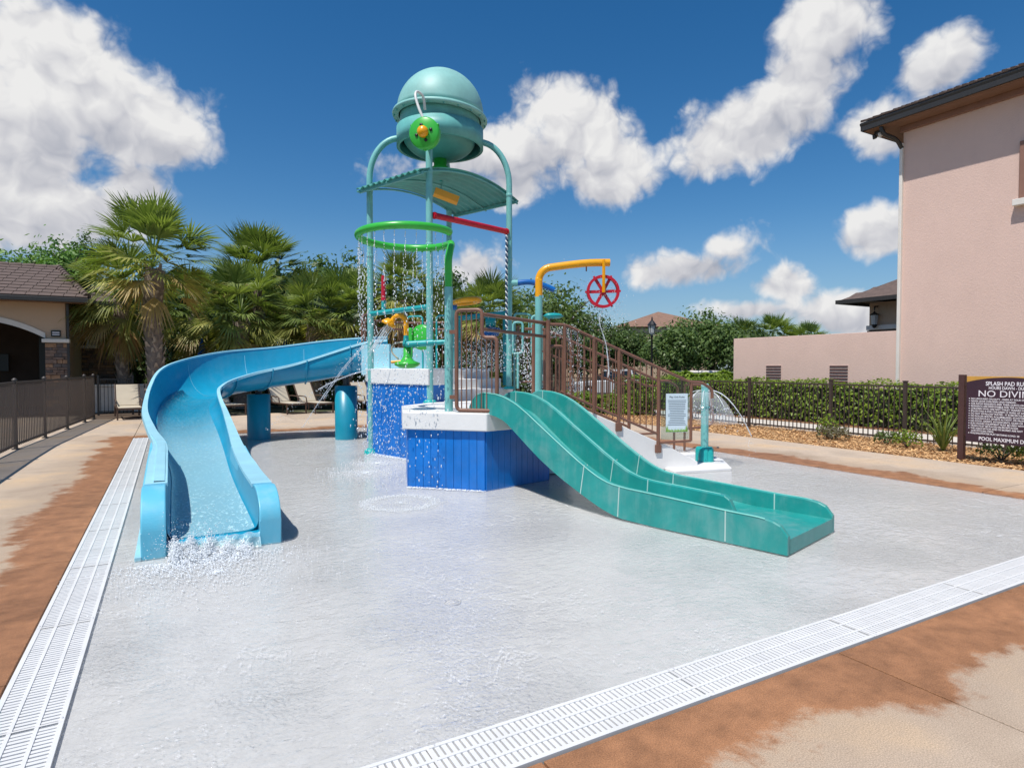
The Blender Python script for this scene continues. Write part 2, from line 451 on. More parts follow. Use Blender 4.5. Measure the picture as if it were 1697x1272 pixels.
    n2 = T.noise(pos, 9.0, 6, 0.7)
    c = T.ramp(n1, [(0.4, (0.06, 0.085, 0.03)), (0.6, (0.11, 0.10, 0.055))])
    c = T.mix(1.0, c, T.ramp(n2, [(0.3, 0.7), (0.7, 1.3)]), 'MULTIPLY')
    b = T.n('ShaderNodeBsdfPrincipled', {'Base Color': c, 'Roughness': 0.95})
    T.n('ShaderNodeOutputMaterial', {'Surface': b.outputs[0]})
    MAT['ground'] = m


special_mats()
mat('grate_white', (0.72, 0.72, 0.71), 0.5, 0.05, 4.0, dirt=0.15)
mat('grate_dark', (0.60, 0.605, 0.61), 0.8)
mat('drain_grey', (0.66, 0.65, 0.63), 0.6)
mat('joint', (0.09, 0.06, 0.04), 0.95)
mat('asphalt', (0.06, 0.06, 0.062), 0.9, 0.2, 12.0)
mat('rope_a', (0.02, 0.05, 0.12), 0.8)
mat('rope_b', (0.70, 0.72, 0.74), 0.8)

# ------------------------------------------------------------------ mesh helpers
WLOC = {}


class MB:
    def __init__(self):
        self.v, self.f, self.s, self.mi = [], [], [], []
        self.cur = 0

    def add(self, vs, fs, smooth=False):
        o = len(self.v)
        self.v += [tuple(p) for p in vs]
        for f in fs:
            self.f.append(tuple(i + o for i in f))
            self.s.append(smooth)
            self.mi.append(self.cur)
        return self

    def box(self, c, size, rz=0.0, m=None):
        hx, hy, hz = size[0] / 2, size[1] / 2, size[2] / 2
        vs = [Vector((sx * hx, sy * hy, sz * hz)) for sz in (-1, 1) for sx, sy in ((-1, -1), (1, -1), (1, 1), (-1, 1))]
        R = m if m is not None else Matrix.Rotation(rz, 3, 'Z')
        vs = [R @ p + Vector(c) for p in vs]
        return self.add(vs, [(3, 2, 1, 0), (4, 5, 6, 7), (0, 1, 5, 4), (1, 2, 6, 5), (2, 3, 7, 6), (3, 0, 4, 7)])

    def bar(self, p, q, w, h):
        p, q = Vector(p), Vector(q)
        d = q - p
        x = d.normalized()
        up = Vector((0, 0, 1)) if abs(x.z) < 0.95 else Vector((0, 1, 0))
        y = up.cross(x).normalized()
        z = x.cross(y)
        R = Matrix((x, y, z)).transposed()
        return self.box((p + q) / 2, (d.length, w, h), m=R)

    def prism(self, poly, z0, z1):
        n = len(poly)
        vs = [(x, y, z0) for x, y in poly] + [(x, y, z1) for x, y in poly]
        fs = [tuple(range(n - 1, -1, -1)), tuple(range(n, 2 * n))]
        fs += [(i, (i + 1) % n, n + (i + 1) % n, n + i) for i in range(n)]
        return self.add(vs, fs)

    def tube(self, pts, r, n=12, closed=False, caps=True, smooth=True):
        pts = [Vector(p) for p in pts]
        N = len(pts)
        rs = r if isinstance(r, (list, tuple)) else [r] * N
        ref = None
        vs, fs = [], []
        for i, p in enumerate(pts):
            a = pts[(i - 1) % N] if (closed or i > 0) else p
            b = pts[(i + 1) % N] if (closed or i < N - 1) else p
            t = (b - a).normalized()
            if ref is None:
                ref = Vector((0, 0, 1)) if abs(t.z) < 0.9 else Vector((1, 0, 0))
            x = (ref - t * ref.dot(t))
            if x.length < 1e-5:
                x = t.orthogonal()
            x.normalize()
            ref = x
            y = t.cross(x)
            for k in range(n):
                a_ = 2 * pi * k / n
                vs.append(p + (x * cos(a_) + y * sin(a_)) * rs[i])
        for i in range(N if closed else N - 1):
            for k in range(n):
                j = (i + 1) % N
                fs.append((i * n + k, i * n + (k + 1) % n, j * n + (k + 1) % n, j * n + k))
        self.add(vs, fs, smooth)
        if caps and not closed:
            self.add([vs[k] for k in range(n)], [tuple(range(n - 1, -1, -1))])
            self.add([vs[(N - 1) * n + k] for k in range(n)], [tuple(range(n))])
        return self

    def lathe(self, prof, c=(0, 0, 0), n=32, R=None, smooth=True):
        vs, fs = [], []
        for (r, z) in prof:
            for k in range(n):
                a = 2 * pi * k / n
                p = Vector((r * cos(a), r * sin(a), z))
                if R is not None:
                    p = R @ p
                vs.append(p + Vector(c))
        for i in range(len(prof) - 1):
            for k in range(n):
                fs.append((i * n + k, i * n + (k + 1) % n, (i + 1) * n + (k + 1) % n, (i + 1) * n + k))
        return self.add(vs, fs, smooth)

    def loft(self, rings, closed=False, smooth=True):
        n = len(rings[0])
        vs = [p for r in rings for p in r]
        fs = []
        for i in range(len(rings) - 1):
            for k in range(n if closed else n - 1):
                fs.append((i * n + k, i * n + (k + 1) % n, (i + 1) * n + (k + 1) % n, (i + 1) * n + k))
        return self.add(vs, fs, smooth)

    def quad(self, a, b, c, d):
        return self.add([a, b, c, d], [(0, 1, 2, 3)])

    def build(self, name, material, parent=None, bevel=0.0, autos=None):
        me = bpy.data.meshes.new(name)
        me.from_pydata(self.v, [], self.f)
        mats = material if isinstance(material, (list, tuple)) else [material]
        for m in mats:
            me.materials.append(MAT[m])
        me.polygons.foreach_set('use_smooth', self.s)
        if len(mats) > 1:
            me.polygons.foreach_set('material_index', self.mi)
        me.update()
        return link(name, me, parent, bevel)


def link(name, me, parent=None, bevel=0.0):
    o = bpy.data.objects.new(name, me)
    COL.objects.link(o)
    if parent is not None:
        o.parent = parent
        w = WLOC.get(parent.name, Vector((0, 0, 0)))
        o.location = -w
    WLOC[o.name] = Vector((0, 0, 0))
    if bevel:
        b = o.modifiers.new('bevel', 'BEVEL')
        b.width = bevel
        b.segments = 2
        b.limit_method = 'ANGLE'
    return o


def tag(o, label, cat=None, group=None, kind=None):
    if label:
        o['label'] = label
    if cat:
        o['category'] = cat
    if group:
        o['group'] = group
    if kind:
        o['kind'] = kind
    return o


def thing(name, label, cat, loc=(0, 0, 0), group=None):
    o = bpy.data.objects.new(name, None)
    o.empty_display_size = 0.2
    o.location = loc
    COL.objects.link(o)
    WLOC[o.name] = Vector(loc)
    return tag(o, label, cat, group)


def copy_tree(o, parent=None):
    c = o.copy()
    COL.objects.link(c)
    c.parent = parent
    for ch in list(o.children):
        copy_tree(ch, c)
    return c


def place(c, loc, rz=0.0, label=None, scale=1.0):
    c.location = loc
    c.rotation_euler = (0, 0, rz)
    c.scale = (scale, scale, scale)
    if label:
        c['label'] = label
    return c


def arc_path(pts, rad, seg=8):
    """polyline with rounded corners"""
    P = [Vector(p) for p in pts]
    out = [P[0]]
    for i in range(1, len(P) - 1):
        a, b, c = P[i - 1], P[i], P[i + 1]
        d1, d2 = (a - b), (c - b)
        r = min(rad, d1.length * 0.49, d2.length * 0.49)
        d1.normalize()
        d2.normalize()
        s, e = b + d1 * r, b + d2 * r
        for k in range(seg + 1):
            t = k / seg
            out.append(s * (1 - t) ** 2 + b * 2 * t * (1 - t) + e * t * t)
    out.append(P[-1])
    return out


def catmull(P, seg=6):
    P = [Vector(p) for p in P]
    out = []
    for i in range(len(P) - 1):
        p0 = P[max(i - 1, 0)]
        p1, p2 = P[i], P[i + 1]
        p3 = P[min(i + 2, len(P) - 1)]
        for k in range(seg):
            t = k / seg
            out.append(0.5 * ((2 * p1) + (p2 - p0) * t + (2 * p0 - 5 * p1 + 4 * p2 - p3) * t * t
                              + (3 * p1 - p0 - 3 * p2 + p3) * t ** 3))
    out.append(P[-1])
    return out


RX, RY = cos(HEAD), -sin(HEAD)
FX, FY = sin(HEAD), cos(HEAD)


def ld(l, d, z=0.0):  # background calls hold image pixel columns converted to metres at a chosen depth
    """ground frame turned to the view axis: l metres to the right, d metres away"""
    return Vector((l * RX + d * FX, l * RY + d * FY, z))


# ================================================================== SETTING
tag(MB().add([(-400, -200, -0.10), (400, -200, -0.10), (400, 700, -0.10), (-400, 700, -0.10)], [(0, 1, 2, 3)]).build('ground', 'ground'),
    'grass and sandy ground beyond the pool deck', None, kind='structure')
tag(MB().add([ld(-30, 30.5, -0.09), ld(60, 30.5, -0.09), ld(60, 50, -0.09), ld(-30, 50, -0.09)], [(3, 2, 1, 0)]).build('road', 'asphalt'),
    'asphalt road beyond the hedges', None, kind='structure')

# deck: concrete slabs with open joints
deck = MB()
for (x0, x1, y0, y1) in ((-9, -0.75, -6, 26), (9.06, 11.45, -6, 22.5), (-0.75, 9.06, -6, 2.08), (-0.75, 9.06, 16.12, 22.5)):
    deck.box(((x0 + x1) / 2, (y0 + y1) / 2, -0.075), (x1 - x0, y1 - y0, 0.10))
deck = tag(deck.build('pool_deck', 'joint'), 'rust stained concrete deck of jointed slabs around the splash pad', None, kind='structure')
SLABS = []
ys = [-3.95, -1.95, 0.05, 2.085]
xs = [-2.6, -0.74, 1.30, 3.25, 5.20, 7.15, 9.05, 11.45]
for i in range(len(xs) - 1):
    for j in range(len(ys) - 1):
        SLABS.append((xs[i], xs[i + 1], ys[j], ys[j + 1]))
yl = [2.085, 3.9, 6.17, 8.45, 10.7, 13.0, 15.3, 17.6, 19.9, 22.4]
for j in range(len(yl) - 1):
    SLABS.append((-2.6, -0.74, yl[j], yl[j + 1]))
    SLABS.append((9.05, 11.45, yl[j], yl[j + 1]))
for j in range(-2, 11):
    SLABS.append((-4.9, -2.6, j * 2.28 - 1, j * 2.28 + 1.28))
for i in range(1, len(xs) - 2):
    SLABS.append((xs[i], xs[i + 1], 16.115, 19.2))
    SLABS.append((xs[i], xs[i + 1], 19.2, 22.4))
for (x0, x1, y0, y1) in SLABS:
    MB().box(((x0 + x1) / 2, (y0 + y1) / 2, -0.02), (x1 - x0 - 0.010, y1 - y0 - 0.010, 0.04)).build('slab', 'concrete', deck, bevel=0.004)

tag(MB().add([(-0.44, 2.40, -0.022), (9.05, 2.40, -0.022), (9.05, 16.1, -0.022), (-0.44, 16.1, -0.022)], [(0, 1, 2, 3)]).build('pool_floor', 'pool_plaster'),
    'white plaster floor of the zero-depth splash pad', None, kind='structure')
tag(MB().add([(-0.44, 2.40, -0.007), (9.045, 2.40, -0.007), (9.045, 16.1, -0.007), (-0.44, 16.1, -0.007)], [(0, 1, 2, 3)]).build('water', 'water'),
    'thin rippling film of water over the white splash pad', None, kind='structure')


def grate(name, label, p0, p1, w, side):
    """overflow grating: channel, two ribs, edge strips and cross slats"""
    p0, p1 = Vector(p0), Vector(p1)
    d = (p1 - p0)
    L = d.length
    x = d.normalized()
    y = Vector((-x.y, x.x, 0)) * side
    t = thing(name, label, 'drain grate', p0)
    rot = atan2(x.y, x.x)
    mid = lambda a, b: p0 + x * a + y * b
    MB().box(mid(L / 2, w / 2) + Vector((0, 0, -0.05)), (L, w, 0.05), rot).build('channel', 'grate_dark', t)
    for b, bw in ((0.012, 0.024), (w / 3, 0.016), (2 * w / 3, 0.016), (w - 0.010, 0.020)):
        MB().box(mid(L / 2, b) + Vector((0, 0, -0.011)), (L, bw, 0.024), rot).build('rib', 'grate_white', t)
    s = MB()
    n = int(L / 0.030)
    for i in range(n):
        s.box(mid((i + 0.5) * L / n, w / 2) + Vector((0, 0, -0.012)), (0.0205 + random.uniform(-0.001, 0.001), w - 0.03, 0.018 + random.uniform(-0.0015, 0.001)), rot + random.uniform(-0.004, 0.004))
    tag(s.build('slats', 'grate_white', t), None, kind='stuff')
    nsec = int(L / 1.22)
    for k in range(1, nsec):
        a = k * L / nsec
        MB().box(mid(a, w / 2) + Vector((0, 0, 0.0012)), (0.012, w, 0.002), rot).build('section_joint', 'drain_grey', t)
        for b in (0.012, w - 0.012):
            MB().lathe([(0.0, 0.004), (0.007, 0.004), (0.008, 0.0)], mid(a + 0.03, b), 8).build('screw', 'grate_dark', t)
    return t


grate('gutter_grate', 'long white overflow grate along the left edge of the pad beside the brown deck', (-0.735, 2.10, 0), (-0.735, 16.10, 0), 0.295, -1)
grate('gutter_grate', 'white overflow grate running across the front right corner of the picture', (-0.435, 2.10, 0), (9.05, 2.10, 0), 0.30, 1)
fd = thing('floor_drain', 'small round white drain cover set in the pad floor', 'drain', (1.675, 3.849, 0))
MB().lathe([(0.0, -0.011), (0.040, -0.011), (0.044, -0.020)], (1.675, 3.849, 0), 20).build('cover', 'drain_grey', fd)
MB().lathe([(0.049, -0.020), (0.050, -0.0115), (0.057, -0.0115), (0.059, -0.020)], (1.675, 3.849, 0), 20).build('ring', 'drain_grey', fd)


# ================================================================== PLAY STRUCTURE
H1, H2, H3 = Vector((2.79, 7.86)), Vector((3.56, 7.11)), Vector((4.69, 7.37))
H4, H6 = Vector((5.02, 8.44)), Vector((3.17, 9.0))
PA, PC, PD, PE = Vector((3.25, 11.22)), Vector((3.81, 9.68)), Vector((5.65, 10.26)), Vector((5.13, 11.92))
PB = Vector((3.27, 7.62))
DECK = 1.0
TOP = 1.56


def offset_poly(poly, k):
    c = Vector((sum(p[0] for p in poly) / len(poly), sum(p[1] for p in poly) / len(poly)))
    out = []
    n = len(poly)
    for i in range(n):
        a, b, d = Vector(poly[i - 1]), Vector(poly[i]), Vector(poly[(i + 1) % n])
        e1, e2 = (b - a).normalized(), (d - b).normalized()
        n1, n2 = Vector((e1.y, -e1.x)), Vector((e2.y, -e2.x))
        m = (n1 + n2)
        m = m / max(m.dot(n1), 0.3)
        out.append(b + m * k)
    return out


def boards(parent, a, b, z0, z1, w=0.105, thick=0.022):
    """vertical boards standing side by side along a wall face"""
    a, b = Vector(a), Vector(b)
    d = b - a
    n = max(1, round(d.length / w))
    x = d.normalized()
    out = Vector((x.y, -x.x))
    rz = atan2(x.y, x.x)
    for i in range(n):
        c = a + d * ((i + 0.5) / n) + out * (thick / 2 - 0.002 + random.uniform(-0.0015, 0.0015))
        MB().box((c.x, c.y, (z0 + z1) / 2), (d.length / n - 0.0035, thick, z1 - z0), rz).build('board', 'board_blue', parent, bevel=0.0025)


lower = thing('lower_platform', 'low blue boarded platform with white cap where the green slide starts', 'platform', (3.9, 8.2, 0))
lp = [H1, H2, H3, H4, Vector((5.40, 9.75)), Vector((3.85, 9.55)), H6]
MB().prism(lp, -0.02, 0.77).build('core', 'board_blue', lower)
MB().prism(offset_poly(lp, 0.085), 0.765, DECK).build('cap', 'white_plaster', lower, bevel=0.015)
boards(lower, H6, H1, -0.02, 0.765)
boards(lower, H1, H2, -0.02, 0.765)
boards(lower, H2, H3, -0.02, 0.765)
boards(lower, H3, H4, -0.02, 0.765)

upper = thing('upper_platform', 'tall blue boarded platform with white cap behind the dripping green ring', 'platform', (4.4, 11.4, 0))
ua = PA + Vector((0.02, 0.0))
ub = PC + Vector((-0.03, 0.0))
up_poly = [ua, ub, Vector((4.35, 10.0)), Vector((4.05, 10.75)), Vector((5.35, 11.15)), Vector((5.75, 12.2)), Vector((4.7, 13.6)), Vector((3.75, 13.2))]
MB().prism(up_poly, -0.02, 1.30).build('core', 'board_blue', upper)
MB().prism(offset_poly(up_poly, 0.05), 1.285, TOP).build('cap', 'white_plaster', upper, bevel=0.015)
boards(upper, ua, ub, -0.02, 1.285)
boards(upper, up_poly[-1], ua, -0.02, 1.285)

cd = (PD - PC).normalized()
cn = Vector((-cd.y, cd.x))
steps = thing('platform_steps', 'white plaster steps rising from the low to the tall platform', 'steps', (PC.x + 0.9, PC.y + 0.5, 0))
for k, z in enumerate((1.19, 1.37, 1.555)):
    o0 = 0.10 + 0.33 * k
    a = PC + cd * 0.12 + cn * o0
    b = PC + cd * 2.15 + cn * o0
    e = PC + cd * 2.15 + cn * (1.35)
    g = PC + cd * 0.12 + cn * (1.35)
    MB().prism([a, b, e, g], -0.02 if k == 0 else 1.0, z - 0.003).build('step', 'white_plaster', steps, bevel=0.012)

# ---- tower: four bent posts
tower = thing('bucket_tower', 'tall frame of four bent teal posts carrying the tipping bucket', 'tower', (4.45, 10.72, 0))
TC = (PA + PD) / 2
HOOPZ = 5.80
bases = {'A': (PA, 0.0), 'C': (PC, DECK), 'D': (PD, 1.18), 'E': (PE, TOP)}
for key, (p, z0) in bases.items():
    inw = (TC - p).normalized()
    dist = (TC - p).length - 0.74
    path = [Vector((p.x, p.y, z0))]
    for k in range(13):
        a = k / 12 * pi / 2
        path.append(Vector((p.x + inw.x * dist * (1 - cos(a)), p.y + inw.y * dist * (1 - cos(a)), 5.02 + (HOOPZ - 5.02) * sin(a))))
    pole = MB().tube(path, 0.056, 16).build('post', 'pole_teal', tower)
    MB().lathe([(0.0, 0.03), (0.085, 0.03), (0.11, 0.0), (0.11, -0.02)], (p.x, p.y, z0 + 0.01), 20).build('foot_collar', 'foot_teal', pole)
    for zz in (4.80, 3.6):
        MB().lathe([(0.0585, 0.0), (0.0625, 0.005), (0.0625, 0.055), (0.0585, 0.06)], (p.x, p.y, zz), 18).build('clamp', 'pole_teal', pole)
MB().lathe([(0.0, 0.08), (0.08, 0.08), (0.12, 0.05), (0.13, -0.02)], (PA.x, PA.y, 0.0), 20).build('foot', 'foot_teal', tower)
# hoop that holds the bucket
MB().lathe([(0.745, 5.64), (0.80, 5.64), (0.80, 5.98), (0.745, 5.98), (0.745, 5.64)], (TC.x, TC.y, 0), 64).build('hoop', 'bucket_teal', tower)
rp = MB()
MB().tube([(PA.x, PA.y, 2.57), (PC.x, PC.y, 2.60)], 0.045, 14).build('cross_pipe', 'pipe_teal', tower)

bucket = thing('tipping_bucket', 'big round teal tipping bucket with a pale domed hood on top of the tower', 'bucket', (TC.x, TC.y, 5.4))
RB = Matrix.Rotation(radians(3.0), 3, Vector((FX, FY, 0)))
bc = Vector((TC.x, TC.y, 6.20))


def tl(mb, prof, n=64):
    return mb.lathe([(r, z - 6.20) for r, z in prof], bc, n, RB)


dome = [(0.80 * cos(a), 6.26 + 0.80 * sin(a)) for a in [i / 18 * pi / 2 for i in range(18)]] + [(0.001, 7.06)]
hood = tl(MB(), [(0.76, 6.24)] + dome).build('hood', 'hood_teal', bucket)
tl(MB(), [(0.76, 6.17), (0.868, 6.17), (0.878, 6.195), (0.868, 6.225), (0.79, 6.265)]).build('hood_flange', 'hood_teal', hood)
for k in range(20):
    a = 2 * pi * k / 20
    p = bc + RB @ Vector((0.84 * cos(a), 0.84 * sin(a), -0.04))
    MB().lathe([(0.0, -0.02), (0.018, -0.02), (0.018, 0.012)], p, 8, RB).build('bolt', 'bucket_teal', hood)
tl(MB(), [(0.735, 6.20), (0.735, 5.90), (0.70, 5.88)]).build('drum', 'bucket_teal', bucket)
bowl = [(0.70, 5.90)] + [(0.68 * cos(a), 5.86 - 0.42 * sin(a)) for a in [i / 14 * radians(80) for i in range(15)]] + [(0.001, 5.44)]
tl(MB(), bowl).build('bowl', 'bucket_teal', bucket)
MB().lathe([(0.0, 5.46), (0.12, 5.46), (0.12, 5.30), (0.15, 5.30), (0.15, 5.22), (0.0, 5.22)], (TC.x, TC.y, 0), 28).build('outlet', 'green', bucket)
MB().tube([(TC.x, TC.y, 5.24), (TC.x, TC.y, 5.03)], 0.06, 14).build('outlet_pipe', 'pipe_teal', bucket)

# valve wheel on the front post
vw = thing('valve_wheel', 'green round valve disc with yellow hub below the bucket', 'wheel', (PC.x, PC.y, 5.3))
fcen = Vector((3.60, 9.33, 5.31))
ax = Vector((-0.62, -0.75, -0.05)).normalized()
RV = ax.to_track_quat('Z', 'Y').to_matrix()
disc = MB().lathe([(0.0, 0.05), (0.225, 0.05), (0.25, 0.03), (0.25, -0.07), (0.225, -0.09), (0.0, -0.09)], fcen, 36, RV).build('disc', 'green', vw)
MB().lathe([(0.0, 0.17), (0.05, 0.165), (0.085, 0.13), (0.09, 0.08), (0.075, 0.05)], fcen, 24, RV).build('hub', 'yellow', vw)
for a in (0.3, 1.87, 3.44, 5.0):
    MB().lathe([(0.0, 0.065), (0.026, 0.065), (0.026, 0.049)], fcen + RV @ Vector((0.125 * cos(a), 0.125 * sin(a), 0)), 10, RV).build('port', 'black_metal', disc)
for k in range(3):
    a = k * 2 * pi / 3 + 0.5
    MB().lathe([(0.0, 0.02), (0.018, 0.02), (0.018, -0.04), (0, -0.04)], fcen + RV @ Vector((0.25 * cos(a), 0.25 * sin(a), 0)), 10, RV).build('lug', 'green', disc)
MB().bar((PC.x, PC.y, 5.31), fcen - ax * 0.02, 0.08, 0.08).build('bracket', 'pole_teal', vw)
hose = catmull([(3.71, 9.60, 5.80), (3.66, 9.55, 5.98), (3.55, 9.52, 6.03), (3.50, 9.47, 5.93), (3.53, 9.40, 5.72), (3.58, 9.35, 5.56)], 6)
MB().tube(hose, 0.022, 10).build('hose', 'hose_white', vw)

# corrugated barrel canopy
can = thing('corrugated_canopy', 'arched corrugated teal canopy sheet between the tower posts under the bucket', 'canopy', (TC.x, TC.y, 4.8))


def bil(u, v):
    """u along A to E (arched), v along A to C (straight)"""
    o = 0.13
    uu = -o + u * (1 + 2 * o)
    vv = -0.03 + v * 1.06
    return PA + (PE - PA) * uu + (PC - PA) * vv


NU, NV = 24, 60
rows_t, rows_b = [], []
for i in range(NV + 1):
    v = i / NV
    rt, rb = [], []
    for j in range(NU + 1):
        u = j / NU
        p = bil(u, v)
        z = 4.80 + 0.24 * (1 - (2 * u - 1) ** 2) + 0.022 * sin(v * 2 * pi * 11)
        rt.append(Vector((p.x, p.y, z + 0.004)))
        rb.append(Vector((p.x, p.y, z - 0.004)))
    rows_t.append(rt)
    rows_b.append(rb)
sh = MB().loft(rows_t).loft([list(reversed(r)) for r in rows_b])
for r0, r1 in ((rows_t[0], rows_b[0]), (rows_b[-1], rows_t[-1])):
    sh.loft([r0, r1])
sh.build('sheet', 'canopy_teal', can)
for v in (0.02, 0.5, 0.98):
    pts = []
    for j in range(13):
        u = j / 12
        p = bil(u, v)
        pts.append((p.x, p.y, 4.755 + 0.24 * (1 - (2 * u - 1) ** 2)))
    MB().tube(pts, 0.018, 8).build('arch_rib', 'bucket_teal', can)
for u in (0.03, 0.97):
    a, b = bil(u, 0), bil(u, 1)
    MB().bar((a.x, a.y, 4.77), (b.x, b.y, 4.77), 0.04, 0.05).build('edge_angle', 'bucket_teal', can)

# small yellow tray under the canopy
tr_ = thing('yellow_tray', 'small orange-yellow tipping tray just under the canopy', 'tray', (4.6, 10.2, 4.4))
R_ = Matrix.Rotation(radians(-17), 3, 'Z') @ Matrix.Rotation(radians(18), 3, 'Y')
tcn = Vector((4.30, 10.15, 4.56))
MB().box(tcn, (0.44, 0.20, 0.02), m=R_).build('tray_floor', 'yellow', tr_, bevel=0.006)
for s in (-1, 1):
    MB().box(tcn + R_ @ Vector((0, s * 0.10, 0.05)), (0.44, 0.018, 0.11), m=R_).build('tray_side', 'yellow', tr_, bevel=0.004)
MB().tube([tcn + R_ @ Vector((-0.1, 0, 0)), tcn + Vector((-0.05, 0, 0.32))], 0.015, 8).build('hanger', 'pole_teal', tr_)

trough = thing('red_spill_tube', 'red horizontal tube slung between two teal posts below the canopy', 'tube', (4.7, 9.97, 4.1))
a3, b3 = Vector((PC.x, PC.y, 4.12)) + Vector((0.06, -0.02, 0)), Vector((PD.x, PD.y, 4.14)) + Vector((-0.05, -0.02, 0))
MB().tube([a3, a3 + (b3 - a3) * 0.03, b3], 0.052, 16).build('tube', 'red', trough)
for t in (0.012, 0.975):
    p = a3 + (b3 - a3) * t
    MB().tube([p, p + (b3 - a3) * 0.014], 0.06, 16).build('end_cap', 'red', trough)
# twisted rope beside the right post
rope = thing('pull_rope', 'dark blue and white twisted pull rope hanging along the right teal post', 'rope', (PD.x - 0.1, PD.y - 0.12, 2.3))
for s, m in ((0, 'rope_a'), (1, 'rope_b')):
    pts = []
    for k in range(140):
        z = 4.05 - k / 139 * 1.75
        a = k * 0.75 + s * pi
        pts.append((PD.x - 0.11 + 0.016 * cos(a), PD.y - 0.10 + 0.016 * sin(a), z))
    MB().tube(pts, 0.013, 6).build('strand', m, rope)

# ---- green drip ring
ring = thing('drip_ring', 'bright green spiral drip ring on a teal post at the front of the tower', 'drip ring', (PB.x, PB.y, 0))
MB().tube([(PB.x, PB.y, 0.0), (PB.x, PB.y, 2.66)], 0.056, 18).build('post', 'pole_teal', ring)
foot = MB()
for k in range(4):
    a = k * pi / 2 + 0.5
    foot.lathe([(0.0, 0.085), (0.06, 0.085), (0.08, 0.06), (0.085, -0.02)], (PB.x + 0.055 * cos(a), PB.y + 0.055 * sin(a), 0), 16)
foot.build('foot', 'foot_teal', ring)
RC = Vector((2.82, 8.05))
RRAD = (PB - RC).length
a0 = atan2(PB.y - RC.y, PB.x - RC.x)
path = [Vector((PB.x, PB.y, 2.64)), Vector((PB.x, PB.y, 2.86)), Vector((PB.x, PB.y, 3.02))]
for k in range(0, 61):
    t = k / 60
    a = a0 + radians(7) + t * radians(356)
    ang = t * 356 + 7
    q = min(1.0, ang / 38.0)
    z = 3.10 + 0.20 * (1 - (1 - q) ** 2.2) + 0.10 * t
    path.append(Vector((RC.x + RRAD * cos(a), RC.y + RRAD * sin(a), z)))
path = catmull(path, 3)
MB().tube(path, 0.050, 16).build('ring_pipe', 'green', ring)
nz = MB()
RINGPTS = []
for k in range(26):
    a = a0 + radians(28) + k / 26 * radians(330)
    RINGPTS.append((RC.x + RRAD * cos(a), RC.y + RRAD * sin(a), 3.235 + 0.12 * k / 26))
    nz.lathe([(0.0, 0.0), (0.012, 0.0), (0.012, 0.04)], RINGPTS[-1], 8)
tag(nz.build('drip_nozzles', 'green', ring), None, kind='stuff')


# ---- brown tube gate panels
def baluster_panel(t, outline, bars, r=0.026, rb=0.009):
    MB().tube(arc_path(outline + [outline[0] + (outline[1] - outline[0]) * 0.02], 0.07, 6), r, 12).build('frame', 'brown_metal', t)
    for p, q in bars:
        MB().tube([p, q], rb, 8).build('baluster', 'brown_metal', t)


g1 = (H2 - H1).normalized()
gp = lambda u, z, off=0.0: Vector((H1.x + g1.x * u + g1.y * off, H1.y + g1.y * u - g1.x * off, z))
gate = thing('guard_panel', 'stepped brown tube guard panel with vertical bars left of the green slide', 'guard rail', (gp(0.96, 1.0).x, gp(0.96, 1.0).y, 1.0))
outl = [gp(0.85, 1.03, .02), gp(0.69, 1.03, .02), gp(0.69, 2.33, .02), gp(1.04, 2.33, .02), gp(1.04, 1.97, .02), gp(1.24, 1.97, .02), gp(1.24, 1.03, .02), gp(0.85, 1.03, .02)]
barl = []
for i in range(1, 8):
    u = 0.69 + 0.55 * i / 8
    barl.append((gp(u, 1.04, .02), gp(u, 2.32 if u < 1.03 else 1.96, .02)))
baluster_panel(gate, outl, barl)
for z in (1.2, 2.05):
    MB().bar(gp(0.69, z, .02), gp(0.60, z, .02), 0.05, 0.05).build('clamp', 'brown_metal', gate)

# grab bars over the slide entrance, with the second panel
entry = thing('slide_entry_rail', 'brown grab bars and narrow barred panel over the green slide entrance', 'guard rail', (4.3, 7.5, 1.0))
pA = gp(1.05, 2.27, .02)
pB = Vector((4.87, 7.72, 2.24))
MB().tube([pA, pB], 0.026, 12).build('grab_bar', 'brown_metal', entry)
MB().tube([gp(1.05, 2.08, .02), pB - Vector((0, 0, 0.20))], 0.024, 12).build('grab_bar', 'brown_metal', entry)
e0, e1 = Vector((4.86, 7.64, 0)), Vector((5.16, 8.55, 0))
MB().tube([e0 + Vector((0, 0, 1.0)), e0 + Vector((0, 0, 2.28))], 0.032, 12).build('post', 'brown_metal', entry)
MB().tube([e1 + Vector((0, 0, 1.0)), e1 + Vector((0, 0, 2.28))], 0.032, 12).build('post', 'brown_metal', entry)
for z in (2.24, 1.06):
    MB().tube([e0 + Vector((0, 0, z)), e0 + (e1 - e0) * 0.15 + Vector((0, 0, z))], 0.024, 10).build('rail', 'brown_metal', entry)
for k in range(3):
    p = e0 + (e1 - e0) * (0.03 + 0.04 * k)
    MB().tube([p + Vector((0, 0, 1.05)), p + Vector((0, 0, 2.24))], 0.010, 8).build('baluster', 'brown_metal', entry)
sp0 = Vector((4.90, 7.70, 0))
sdir = Vector((cos(radians(-17)), sin(radians(-17)), 0))
po = [sp0 + Vector((0, 0, 1.04)), sp0 + Vector((0, 0, 1.90)), sp0 + sdir * 0.23 + Vector((0, 0, 1.90)), sp0 + sdir * 0.23 + Vector((0, 0, 1.04)), sp0 + sdir * 0.05 + Vector((0, 0, 1.04))]
MB().tube(arc_path(po, 0.06, 6), 0.024, 12).build('panel_frame', 'brown_metal', entry)
for k in range(1, 4):
    p = sp0 + sdir * (0.23 * k / 4)
    MB().tube([p + Vector((0, 0, 1.05)), p + Vector((0, 0, 1.90))], 0.010, 8).build('baluster', 'brown_metal', entry)

